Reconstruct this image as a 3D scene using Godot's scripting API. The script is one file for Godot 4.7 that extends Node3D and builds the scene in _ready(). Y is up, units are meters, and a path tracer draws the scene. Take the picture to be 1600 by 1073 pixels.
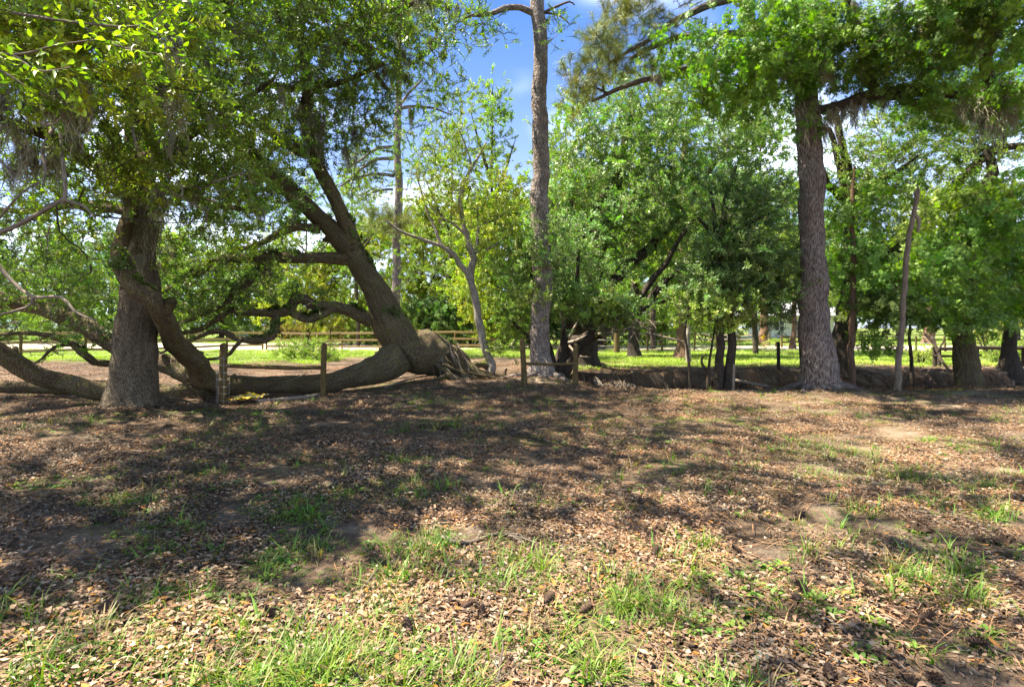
extends Node3D
# Wooded paddock: a leaning live oak grown up from a toppled root mass, tall pines, a creek bed, board fences and a floor of fallen leaves.
const F := 850.0
const EYE := 1.5
var rng := RandomNumberGenerator.new()
var nz := FastNoiseLite.new()
var nz2 := FastNoiseLite.new()
var M := {}
var sprigs := {}
var moss_meshes: Array[ArrayMesh] = []
var taken := {}

# ---------- places: a direction and a distance give a point; the ground gives its own height
func P(px: float, py: float, d: float) -> Vector3:
	return Vector3((px - 800.0) / F * d, EYE - (py - 510.0) / F * d, -d)

func G(px: float, d: float) -> Vector3:
	var x := (px - 800.0) / F * d
	return Vector3(x, ht(x, d), -d)

func ground_at(px: float, py: float) -> Vector3:
	return G(px, EYE * F / (py - 510.0))

func creek_centre(x: float) -> float:
	var xs := [-30.0, -3.0, 0.6, 2.4, 4.2, 8.0, 14.0, 40.0]
	var ds := [17.5, 17.4, 17.2, 15.2, 14.9, 15.3, 15.6, 17.0]
	for i in range(1, xs.size()):
		if x < xs[i]:
			return lerpf(ds[i - 1], ds[i], smoothstep(xs[i - 1], xs[i], x))
	return 17.0

func creek(x: float, d: float) -> float:   # 0 on the level, 1 on the creek bed
	var reach := smoothstep(-3.6, -0.6, x)
	if reach <= 0.0:
		return 0.0
	var off := absf(d - creek_centre(x) + nz.get_noise_2d(x * 9.0, 77.0) * 0.5 + nz.get_noise_2d(x * 40.0, 17.0) * 0.16)
	return reach * (1.0 - smoothstep(1.25, 2.3, off))

func ht(x: float, d: float) -> float:
	var far := clampf((d - 30.0) / 40.0, 0.0, 1.0)
	var h := nz.get_noise_2d(x * 3.0, d * 3.0) * 0.10 * (1.0 - far)
	h += nz2.get_noise_2d(x * 4.0, d * 4.0) * 0.045 * (1.0 - far)
	var c := creek(x, d)
	h -= c * (1.3 + nz2.get_noise_2d(x * 6.0, d * 6.0) * 0.25 + nz2.get_noise_2d(x * 30.0, d * 30.0) * 0.14)
	# mounds of soil that the roots of the big trees hold up
	h += 0.16 * exp(-((x - 0.75) ** 2 / 1.6 + (d - 14.1) ** 2 / 1.2))
	h += 0.14 * exp(-((x - 7.1) ** 2 / 1.6 + (d - 12.75) ** 2 / 0.8))
	h += 0.10 * exp(-((x + 6.75) ** 2 / 1.2 + (d - 9.8) ** 2 / 1.0))
	h += 0.12 * exp(-((x + 1.2) ** 2 / 3.0 + (d - 13.6) ** 2 / 1.0))
	return h

# ---------- naming, describing
func numbered(called: String) -> String:
	var k: int = taken.get(called, 0)
	taken[called] = k + 1
	return called if k == 0 else "%s_%03d" % [called, k]

func thing(called: String, label: String, category: String, at: Vector3, group := "") -> Node3D:
	var o := Node3D.new()
	o.name = numbered(called)
	o.position = at
	add_child(o, true)
	describe(o, label, category, group)
	return o

func describe(o: Node3D, label: String, category: String, group := "") -> void:
	o.set_meta("label", label)
	o.set_meta("category", category)
	if group:
		o.set_meta("group", group)

func structure(o: Node3D) -> void:
	o.set_meta("kind", "structure")

func put(called: String, m: Mesh, mat: Material, parent: Node, at := Transform3D()) -> MeshInstance3D:
	var o := MeshInstance3D.new()
	o.name = called if parent != self else numbered(called)
	o.mesh = m
	if mat:
		o.material_override = mat
	o.transform = at
	parent.add_child(o, true)
	return o

func scatter(called: String, m: Mesh, places: Array[Transform3D], tints: PackedColorArray, parent: Node) -> MultiMeshInstance3D:
	var mm := MultiMesh.new()
	mm.transform_format = MultiMesh.TRANSFORM_3D
	mm.use_colors = true
	mm.mesh = m
	mm.instance_count = places.size()
	for i in places.size():
		mm.set_instance_transform(i, places[i])
		mm.set_instance_color(i, tints[i])
	var o := MultiMeshInstance3D.new()
	o.name = called if parent != self else numbered(called)
	o.multimesh = mm
	o.set_meta("kind", "stuff")
	parent.add_child(o, true)
	return o

# ---------- mesh building
class MB:
	var v := PackedVector3Array()
	var n := PackedVector3Array()
	var uv := PackedVector2Array()
	var c := PackedColorArray()
	var idx := PackedInt32Array()
	var colored := false

	func quad_grid(first: int, rows: int, cols: int) -> void:   # vertices row by row; outward normals come from the grid
		for i in rows - 1:
			for j in cols - 1:
				var a := first + i * cols + j
				idx.append_array(PackedInt32Array([a, a + cols, a + 1, a + 1, a + cols, a + cols + 1]))

	func tube(pts: PackedVector3Array, rad: PackedFloat32Array, sides: int, noise: FastNoiseLite, amp: float, freq: float, tile: Vector2, flare := 0.0, lobes := 5, flare_h := 0.5) -> void:
		var first := v.size()
		var rows := pts.size()
		var cols := sides + 1
		var biggest := 0.0
		for r in rad:
			biggest = maxf(biggest, r)
		var around := maxf(1.0, roundf(TAU * biggest * 0.8 / tile.x))
		var along := 0.0
		var side := Vector3.RIGHT
		var t0 := (pts[1] - pts[0]).normalized()
		if absf(t0.dot(side)) > 0.8:
			side = Vector3.FORWARD
		for i in rows:
			var t := (pts[mini(i + 1, rows - 1)] - pts[maxi(i - 1, 0)]).normalized()
			side = (side - t * side.dot(t)).normalized()
			var other := t.cross(side)
			if i:
				along += pts[i].distance_to(pts[i - 1])
			var low := flare * exp(-along / flare_h) if flare > 0.0 else 0.0
			for j in cols:
				var a := TAU * float(j % sides) / sides
				var out := side * cos(a) + other * sin(a)
				var r := rad[i]
				if amp > 0.0:
					var q := (pts[i] + out * rad[i]) * freq
					r *= 1.0 + amp * (noise.get_noise_3d(q.x * 0.45, q.y * 0.45, q.z * 0.45) * 0.9 + noise.get_noise_3d(q.x * 2.2, q.y * 2.2, q.z * 2.2) * 0.6)
				if low > 0.003:
					r *= 1.0 + low * (0.55 + 0.6 * pow(absf(cos(a * lobes * 0.5 + sin(a * 2.0 + 1.0) * 0.8)), 3.0))
				v.append(pts[i] + out * r)
				uv.append(Vector2(float(j) / sides * around, along / tile.y))
				c.append(Color.WHITE)
		for i in rows:
			for j in cols:
				var jl := j - 1 if j > 0 else sides - 1
				var jr := j + 1 if j < sides else 1
				var du := v[first + i * cols + jr] - v[first + i * cols + jl]
				var dv := v[first + mini(i + 1, rows - 1) * cols + j] - v[first + maxi(i - 1, 0) * cols + j]
				n.append(du.cross(dv).normalized())
		quad_grid(first, rows, cols)
		# end cap
		var tip := v.size()
		v.append(pts[rows - 1] + (pts[rows - 1] - pts[rows - 2]).normalized() * rad[rows - 1] * 0.5)
		n.append((pts[rows - 1] - pts[rows - 2]).normalized())
		uv.append(Vector2(0, along / tile.y))
		c.append(Color.WHITE)
		for j in sides:
			idx.append_array(PackedInt32Array([tip, first + (rows - 1) * cols + j + 1, first + (rows - 1) * cols + j]))

	func leaf(at: Vector3, dir: Vector3, up: Vector3, length: float, width: float, bend: float, tone: Color, fine := true) -> void:
		# a pointed oval blade, folded a little along its midrib
		colored = true
		var s := dir.cross(up).normalized()
		var u := s.cross(dir).normalized()
		var f := v.size()
		if fine:
			var mid1 := at + dir * length * 0.38 + u * bend * length * 0.10
			var mid2 := at + dir * length * 0.72 + u * bend * length * 0.04
			var tip := at + dir * length - u * bend * length * 0.12
			var lift := u * width * 0.14
			v.append_array(PackedVector3Array([at, mid1 - s * width * 0.5 + lift, mid1, mid1 + s * width * 0.5 + lift, mid2 - s * width * 0.4 + lift, mid2, mid2 + s * width * 0.4 + lift, tip]))
			for k in 8:
				var lean := 0.0
				if k in [1, 4]:
					lean = 0.25
				elif k in [3, 6]:
					lean = -0.25
				n.append((u + s * lean).normalized())
				c.append(tone)
				uv.append(Vector2.ZERO)
			idx.append_array(PackedInt32Array([f, f + 1, f + 2, f, f + 2, f + 3, f + 1, f + 4, f + 5, f + 1, f + 5, f + 2, f + 2, f + 5, f + 6, f + 2, f + 6, f + 3, f + 4, f + 7, f + 5, f + 5, f + 7, f + 6]))
		else:
			var mid := at + dir * length * 0.5 + u * bend * length * 0.08
			v.append_array(PackedVector3Array([at, mid - s * width * 0.5, mid + s * width * 0.5, at + dir * length]))
			for k in 4:
				n.append(u)
				c.append(tone)
				uv.append(Vector2.ZERO)
			idx.append_array(PackedInt32Array([f, f + 1, f + 2, f + 2, f + 1, f + 3]))

	func strip(pts: PackedVector3Array, w0: float, w1: float, across: Vector3, tone: Color) -> void:   # a blade, needle or strand
		colored = true
		var f := v.size()
		for i in pts.size():
			var w := lerpf(w0, w1, float(i) / (pts.size() - 1)) * 0.5
			v.append(pts[i] - across * w)
			v.append(pts[i] + across * w)
			var t := (pts[mini(i + 1, pts.size() - 1)] - pts[maxi(i - 1, 0)]).normalized()
			var m := across.cross(t).normalized()
			n.append(m)
			n.append(m)
			c.append(tone)
			c.append(tone)
			uv.append(Vector2.ZERO)
			uv.append(Vector2.ZERO)
			if i:
				var a := f + i * 2
				idx.append_array(PackedInt32Array([a - 2, a, a - 1, a - 1, a, a + 1]))

	func box(centre: Vector3, size: Vector3, turn := Basis(), bevel := 0.0, jitter := 0.0, r: RandomNumberGenerator = null) -> void:
		# six faces, each set in by the bevel, joined by chamfers along the long edges
		var h := size * 0.5
		var b := minf(bevel, minf(h.x, minf(h.y, h.z)) * 0.9)
		var prof := PackedVector2Array([Vector2(-h.x + b, -h.y), Vector2(h.x - b, -h.y), Vector2(h.x, -h.y + b), Vector2(h.x, h.y - b), Vector2(h.x - b, h.y), Vector2(-h.x + b, h.y), Vector2(-h.x, h.y - b), Vector2(-h.x, -h.y + b)])
		if r and jitter > 0.0:
			for k in 8:
				prof[k] += Vector2(r.randf_range(-jitter, jitter), r.randf_range(-jitter, jitter))
		for k in 8:
			var p := prof[k]
			var q := prof[(k + 1) % 8]
			if p.distance_to(q) < 1e-5:
				continue
			var nn := turn * Vector3((q - p).y, -(q - p).x, 0).normalized()
			var f := v.size()
			for e in [Vector3(p.x, p.y, -h.z), Vector3(q.x, q.y, -h.z), Vector3(q.x, q.y, h.z), Vector3(p.x, p.y, h.z)]:
				v.append(centre + turn * e)
				n.append(nn)
				uv.append(Vector2(e.z, e.x + e.y))
			idx.append_array(PackedInt32Array([f, f + 2, f + 1, f, f + 3, f + 2]))
		for s in [-1.0, 1.0]:
			var f := v.size()
			v.append(centre + turn * Vector3(0, 0, h.z * s))
			n.append(turn * Vector3(0, 0, s))
			uv.append(Vector2.ZERO)
			for k in 8:
				v.append(centre + turn * Vector3(prof[k].x, prof[k].y, h.z * s))
				n.append(turn * Vector3(0, 0, s))
				uv.append(prof[k])
			for k in 8:
				var a := f + 1 + k
				var d := f + 1 + (k + 1) % 8
				idx.append_array(PackedInt32Array([f, d, a] if s > 0 else [f, a, d]))

	func done(base := Vector3.ZERO, mesh: ArrayMesh = null, mat: Material = null) -> ArrayMesh:
		var m := mesh if mesh else ArrayMesh.new()
		if v.is_empty():
			return m
		if base != Vector3.ZERO:
			for i in v.size():
				v[i] -= base
		var a := []
		a.resize(Mesh.ARRAY_MAX)
		a[Mesh.ARRAY_VERTEX] = v
		a[Mesh.ARRAY_NORMAL] = n
		a[Mesh.ARRAY_TEX_UV] = uv
		if colored and c.size() == v.size():
			a[Mesh.ARRAY_COLOR] = c
		a[Mesh.ARRAY_INDEX] = idx
		m.add_surface_from_arrays(Mesh.PRIMITIVE_TRIANGLES, a)
		if mat:
			m.surface_set_material(m.get_surface_count() - 1, mat)
		return m

func spline(ctrl: Array, step: float) -> Array:   # ctrl: [Vector3, radius] -> [points, radii]
	var pts := PackedVector3Array()
	var rad := PackedFloat32Array()
	var last := ctrl.size() - 1
	for i in last:
		var p0: Vector3 = ctrl[maxi(i - 1, 0)][0]
		var p1: Vector3 = ctrl[i][0]
		var p2: Vector3 = ctrl[i + 1][0]
		var p3: Vector3 = ctrl[mini(i + 2, last)][0]
		var k := maxi(2, int(ceil(p1.distance_to(p2) / step)))
		for j in k:
			var t := float(j) / k
			pts.append(p1.cubic_interpolate(p2, p0, p3, t))
			rad.append(lerpf(ctrl[i][1], ctrl[i + 1][1], t))
	pts.append(ctrl[last][0])
	rad.append(ctrl[last][1])
	return [pts, rad]

# ---------- trees
class Tree3:
	var node: Node3D
	var base: Vector3
	var skel := PackedVector3Array()
	var thick := PackedFloat32Array()
	var bark: Material
	var tile := Vector2(0.3, 1.1)

func start_tree(called: String, label: String, at: Vector3, bark: Material, tile: Vector2, group := "", category := "tree") -> Tree3:
	var t := Tree3.new()
	t.base = at
	t.node = thing(called, label, category, at, group)
	t.bark = bark
	t.tile = tile
	return t

func px_ctrl(list: Array) -> Array:
	var out := []
	for e in list:
		out.append([P(e[0], e[1], e[2]), e[3] * e[2] / F])
	return out

func limb(t: Tree3, called: String, ctrl: Array, sides := 10, amp := 0.16, step := 0.18, flare := 0.0, lobes := 5, flare_h := 0.45) -> MeshInstance3D:
	var s := spline(ctrl, step)
	var pts: PackedVector3Array = s[0]
	var rad: PackedFloat32Array = s[1]
	for i in range(1, pts.size() - 1):   # wood is never quite straight
		var q := pts[i] * (55.0 if rad[i] < 0.1 else 34.0)
		pts[i] += Vector3(nz.get_noise_3d(q.x, q.y, q.z), nz.get_noise_3d(q.y + 50.0, q.z, q.x) * 0.5, nz.get_noise_3d(q.z, q.x + 90.0, q.y)) * minf(rad[i], 0.12) * 0.75
	var m := MB.new()
	m.tube(pts, rad, sides, nz2, amp, 14.0 if rad[0] > 0.12 else 30.0, t.tile, flare, lobes, flare_h)
	t.skel.append_array(pts)
	t.thick.append_array(rad)
	return put(called, m.done(t.base), t.bark, t.node)

func root_px(t: Tree3, list: Array) -> void:
	limb(t, "root", px_ctrl(list), 7, 0.25, 0.12)

func roots_around(t: Tree3, count: int, reach: float, r: float, from := 0.0, to := TAU) -> void:
	for k in count:
		var a := lerpf(from, to, (k + rng.randf_range(0.2, 0.8)) / count)
		var l := reach * rng.randf_range(0.6, 1.2)
		var ctrl := []
		for i in 5:
			var u := i / 4.0
			var x := t.base.x + cos(a + sin(u * 3.0) * 0.25) * (0.12 + l * u)
			var z := t.base.z + sin(a + sin(u * 3.0) * 0.25) * (0.12 + l * u)
			ctrl.append([Vector3(x, ht(x, -z) + r * (1.1 - u * 1.4), z), r * (1.0 - 0.72 * u)])
		limb(t, "root", ctrl, 7, 0.3, 0.12)

# one clump of foliage: [centre, radii, branch ends, sprigs per end, spread of an end, scale, colour]
func foliage(t: Tree3, kind: String, clumps: Array, called := "crown", droop := 0.0, branch_r := 0.012) -> void:
	var ends := []
	for cl in clumps:
		var cen: Vector3 = cl[0]
		var rad: Vector3 = cl[1]
		for k in int(cl[2]):
			var dir := Vector3(rng.randfn(), rng.randfn(), rng.randfn()).normalized()
			var p := cen + dir * rad * pow(rng.randf(), 0.42)
			ends.append([p, cl, 0.0])
	for e in ends:
		e[2] = near_skel(t, e[0])[1]
	ends.sort_custom(func(a, b): return a[2] < b[2])
	var wood := MB.new()
	var sets: Array = sprigs[kind]
	var places := []
	var tints := []
	for k in sets.size():
		var fresh: Array[Transform3D] = []
		places.append(fresh)
		tints.append(PackedColorArray())
	for e in ends:
		var p: Vector3 = e[0]
		var cl: Array = e[1]
		var got := near_skel(t, p)
		var from: Vector3 = t.skel[got[0]]
		var length: float = from.distance_to(p)
		if length > 0.05 and length < 9.0:
			var lift := Vector3(rng.randf_range(-0.2, 0.2), rng.randf_range(-0.05, 0.22), rng.randf_range(-0.2, 0.2)) * length
			var r0 := minf(t.thick[got[0]] * 0.6, branch_r * (0.7 + length * 0.55))
			var ctrl := [[from, r0], [from.lerp(p, 0.35) + lift * 0.7, r0 * 0.75], [from.lerp(p, 0.7) + lift * 0.6, r0 * 0.5], [p, r0 * 0.25]]
			var s := spline(ctrl, maxf(0.25, length / 7.0))
			var pts: PackedVector3Array = s[0]
			var rad: PackedFloat32Array = s[1]
			for i in range(1, pts.size()):
				pts[i] += Vector3(rng.randf_range(-1, 1), rng.randf_range(-1, 1), rng.randf_range(-1, 1)) * length * 0.018
			wood.tube(pts, rad, 4 if r0 < 0.03 else 6, nz2, 0.0, 1.0, t.tile)
			for i in range(2, pts.size()):
				t.skel.append(pts[i])
				t.thick.append(rad[i])
		var tone: Color = cl[6]
		var vary := rng.randf_range(0.72, 1.3)
		var yellow := rng.randf_range(0.85, 1.25)
		for k in int(cl[3]):
			var off := Vector3(rng.randfn(), rng.randfn() * 0.62, rng.randfn()) * float(cl[4]) * 0.55
			var dir := (off.normalized() * 0.8 + Vector3(0, 0.35 - droop, 0) + Vector3(rng.randfn(), rng.randfn(), rng.randfn()) * 0.45).normalized()
			var b := Basis(Quaternion(Vector3.UP, dir)) * Basis(Vector3.UP, rng.randf() * TAU)
			var sc := float(cl[5]) * rng.randf_range(0.75, 1.25)
			var w := rng.randi() % sets.size()
			places[w].append(Transform3D(b.scaled_local(Vector3.ONE * sc), p + off - t.base))
			var g := vary * rng.randf_range(0.8, 1.2)
			tints[w].append(Color(tone.r * g * yellow, tone.g * g, tone.b * g))
	if not wood.v.is_empty():
		put("branches" if called == "crown" else "twigs", wood.done(t.base), t.bark, t.node).set_meta("kind", "stuff")
	for w in sets.size():
		if places[w].size():
			scatter(called, sets[w], places[w], tints[w], t.node)

func near_skel(t: Tree3, p: Vector3) -> Array:
	var best := 0
	var bd := 1e9
	var n := t.skel.size()
	for i in range(0, n, 2):
		var q := t.skel[i]
		var d := (q - p).length_squared()
		if q.y > p.y + 0.6:
			d *= 1.5
		if d < bd:
			bd = d
			best = i
	return [best, sqrt(bd)]

func knots(t: Tree3, count: int, low: float) -> void:   # broken branch stubs and swellings
	var tries := 0
	var made := 0
	while made < count and tries < count * 40:
		tries += 1
		var i := rng.randi_range(2, t.skel.size() - 3)
		if t.thick[i] < low:
			continue
		made += 1
		var ax := (t.skel[i + 1] - t.skel[i - 1]).normalized()
		var out := Vector3(rng.randfn(), rng.randfn() + 0.4, rng.randfn())
		out = (out - ax * out.dot(ax)).normalized()
		var r := t.thick[i]
		var k := minf(r * rng.randf_range(0.18, 0.4), 0.06)
		var l := minf(r * rng.randf_range(0.1, 0.8), 0.14)
		var p := t.skel[i]
		var m := MB.new()
		m.tube(PackedVector3Array([p + out * r * 0.5, p + out * r * 0.9, p + out * (r * 1.02 + l * 0.5) + ax * l * 0.2, p + out * (r * 1.02 + l) + ax * l * 0.4]), PackedFloat32Array([k * 2.2, k * 1.5, k, k * 0.75]), 9, nz2, 0.25, 30.0, t.tile)
		put("knot", m.done(t.base), t.bark, t.node)

func fern(t: Tree3, count: int, low: float, above: float) -> void:   # resurrection fern along the upper side of the limbs
	var pl: Array[Transform3D] = []
	var tn := PackedColorArray()
	var tries := 0
	while pl.size() < count and tries < count * 30:
		tries += 1
		var i := rng.randi_range(2, t.skel.size() - 3)
		var p := t.skel[i]
		if t.thick[i] < low or p.y < above or nz2.get_noise_3d(p.x * 12.0, p.y * 12.0, p.z * 12.0) < 0.0:
			continue
		var ax := (t.skel[i + 1] - t.skel[i - 1]).normalized()
		var up := (Vector3.UP - ax * ax.y + Vector3(rng.randfn(), 0, rng.randfn()) * 0.35).normalized()
		pl.append(Transform3D((Basis(Quaternion(Vector3.UP, up)) * Basis(Vector3.UP, rng.randf() * TAU)).scaled_local(Vector3.ONE * rng.randf_range(0.6, 1.2)), p + up * t.thick[i] * 0.97 + ax * rng.randf_range(-0.08, 0.08) - t.base))
		var g := rng.randf_range(0.6, 1.2)
		tn.append(Color(0.12 * g, 0.17 * g, 0.035 * g))
	scatter("fern", sprigs.fern[0], pl, tn, t.node)

func moss_along(t: Tree3, count: int, lo: Vector3, hi: Vector3, size: float) -> void:
	var tries := 0
	var made := 0
	while made < count and tries < count * 60:
		tries += 1
		var i := rng.randi_range(0, t.skel.size() - 1)
		var p := t.skel[i]
		if p.x < lo.x or p.x > hi.x or p.y < lo.y or p.y > hi.y or -p.z < lo.z or -p.z > hi.z or t.thick[i] > 0.2:
			continue
		made += 1
		hang_moss(t, p - Vector3(0, t.thick[i] * 0.5, 0), size * rng.randf_range(0.4, 1.2))

func loose_twigs(t: Tree3, count: int, px0: float, py0: float, px1: float, py1: float, d0: float, d1: float, length: float) -> void:
	for k in count:
		var p := P(rng.randf_range(px0, px1), rng.randf_range(py0, py1), rng.randf_range(d0, d1))
		var got := near_skel(t, p)
		var q: Vector3 = t.skel[got[0]]
		var dir := (p - q).normalized()
		var l := minf(q.distance_to(p), length * 1.6)
		p = q + dir * l
		var side := Vector3(rng.randfn(), rng.randfn() - 0.3, rng.randfn()) * l * 0.16
		var r := rng.randf_range(0.006, 0.013)
		var ctrl := [[q, r], [q.lerp(p, 0.4) + side, r * 0.8], [q.lerp(p, 0.75) + side * 0.4, r * 0.6], [p, r * 0.25]]
		limb(t, "dead_twig", ctrl, 5, 0.1, 0.12).material_override = M.deadwood if k % 2 else t.bark
		var e := p + (dir + Vector3(rng.randfn(), rng.randfn() - 0.5, rng.randfn()) * 0.7) * l * 0.35
		limb(t, "dead_twig", [[q.lerp(p, 0.75) + side * 0.4, r * 0.5], [(q.lerp(p, 0.8) + e) * 0.5, r * 0.4], [e, r * 0.15]], 4, 0.0, 0.12).material_override = M.deadwood if k % 2 else t.bark

func E(px: float, py: float, d: float, rx: float, ry: float, rz: float, ends: int, per: int, spread: float, sc: float, tone: Color) -> Array:
	return [P(px, py, d), Vector3(rx * d / F, ry * d / F, rz), ends, per, spread, sc, tone]

func W(x: float, y: float, d: float, rx: float, ry: float, rz: float, ends: int, per: int, spread: float, sc: float, tone: Color) -> Array:
	return [Vector3(x, y, -d), Vector3(rx, ry, rz), ends, per, spread, sc, tone]

func hang_moss(t: Tree3, at: Vector3, size: float) -> void:
	var w := rng.randi() % moss_meshes.size()
	var b := Basis(Vector3.UP, rng.randf() * TAU).scaled(Vector3(size * rng.randf_range(0.8, 1.2), size * rng.randf_range(0.9, 1.3), size * rng.randf_range(0.8, 1.2)))
	put("spanish_moss", moss_meshes[w], M.moss, t.node, Transform3D(b, at - t.base))

func moss_px(t: Tree3, px: float, py: float, d: float, len_px: float) -> void:
	hang_moss(t, P(px, py, d), len_px * d / F)

# ---------- materials
func noise_map(kind: int, freq: float, ramp: Array, size := 512, octaves := 4, seed_ := 1, jitter := 1.0, ret := FastNoiseLite.RETURN_DISTANCE2_SUB, ridged := false) -> NoiseTexture2D:
	var f := FastNoiseLite.new()
	f.seed = seed_
	f.noise_type = kind
	f.frequency = freq
	f.fractal_octaves = octaves
	f.cellular_jitter = jitter
	if ridged:
		f.fractal_type = FastNoiseLite.FRACTAL_RIDGED
		f.fractal_gain = 0.55
	f.cellular_return_type = ret
	if kind == FastNoiseLite.TYPE_CELLULAR:
		f.fractal_type = FastNoiseLite.FRACTAL_NONE if octaves < 2 else FastNoiseLite.FRACTAL_FBM
		f.domain_warp_enabled = true
		f.domain_warp_amplitude = 26.0
		f.domain_warp_frequency = freq * 0.9
		f.fractal_gain = 0.7
	var t := NoiseTexture2D.new()
	t.width = size
	t.height = size
	t.seamless = true
	t.noise = f
	if ramp.size():
		var g := Gradient.new()
		var cols := PackedColorArray()
		var offs := PackedFloat32Array()
		for i in ramp.size():
			offs.append(ramp[i][0])
			var l: Color = ramp[i][1]
			cols.append(l.linear_to_srgb())
		g.offsets = offs
		g.colors = cols
		t.color_ramp = g
	return t

func mat(called: String, color: Color, rough := 0.9, spec := 0.3) -> StandardMaterial3D:
	var m := StandardMaterial3D.new()
	m.resource_name = called
	m.albedo_color = color.linear_to_srgb()
	m.roughness = rough
	m.metallic_specular = spec
	return m

func leaf_mat(called: String, back: Color, rough := 0.42, spec := 0.5) -> StandardMaterial3D:
	var m := mat(called, Color.WHITE, rough, spec)
	m.vertex_color_use_as_albedo = true
	m.cull_mode = BaseMaterial3D.CULL_DISABLED
	m.backlight_enabled = true
	m.backlight = back
	return m

func bark_mat(called: String, ramp: Array, freq: float, depth: float, seed_: int, plates := false, patches := []) -> StandardMaterial3D:
	# furrows (or plates) give both relief and colour; the texture is stretched along the stem by each stem's own tile
	var m := mat(called, Color.WHITE, 0.95, 0.15)
	if plates:
		m.albedo_texture = noise_map(FastNoiseLite.TYPE_CELLULAR, freq, ramp, 512, 2, seed_)
		m.heightmap_texture = noise_map(FastNoiseLite.TYPE_CELLULAR, freq, [], 512, 2, seed_)
	else:
		m.albedo_texture = noise_map(FastNoiseLite.TYPE_SIMPLEX, freq, ramp, 512, 4, seed_, 1.0, FastNoiseLite.RETURN_DISTANCE2_SUB, true)
		m.heightmap_texture = noise_map(FastNoiseLite.TYPE_SIMPLEX, freq, [], 512, 4, seed_, 1.0, FastNoiseLite.RETURN_DISTANCE2_SUB, true)
	m.heightmap_enabled = true
	m.heightmap_scale = depth
	if patches.size():   # lichen, moss and old wet stains in larger patches
		m.detail_enabled = true
		m.detail_blend_mode = BaseMaterial3D.BLEND_MODE_MUL
		m.detail_albedo = noise_map(FastNoiseLite.TYPE_SIMPLEX, 0.012, patches, 256, 4, seed_ + 5)
	return m

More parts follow.
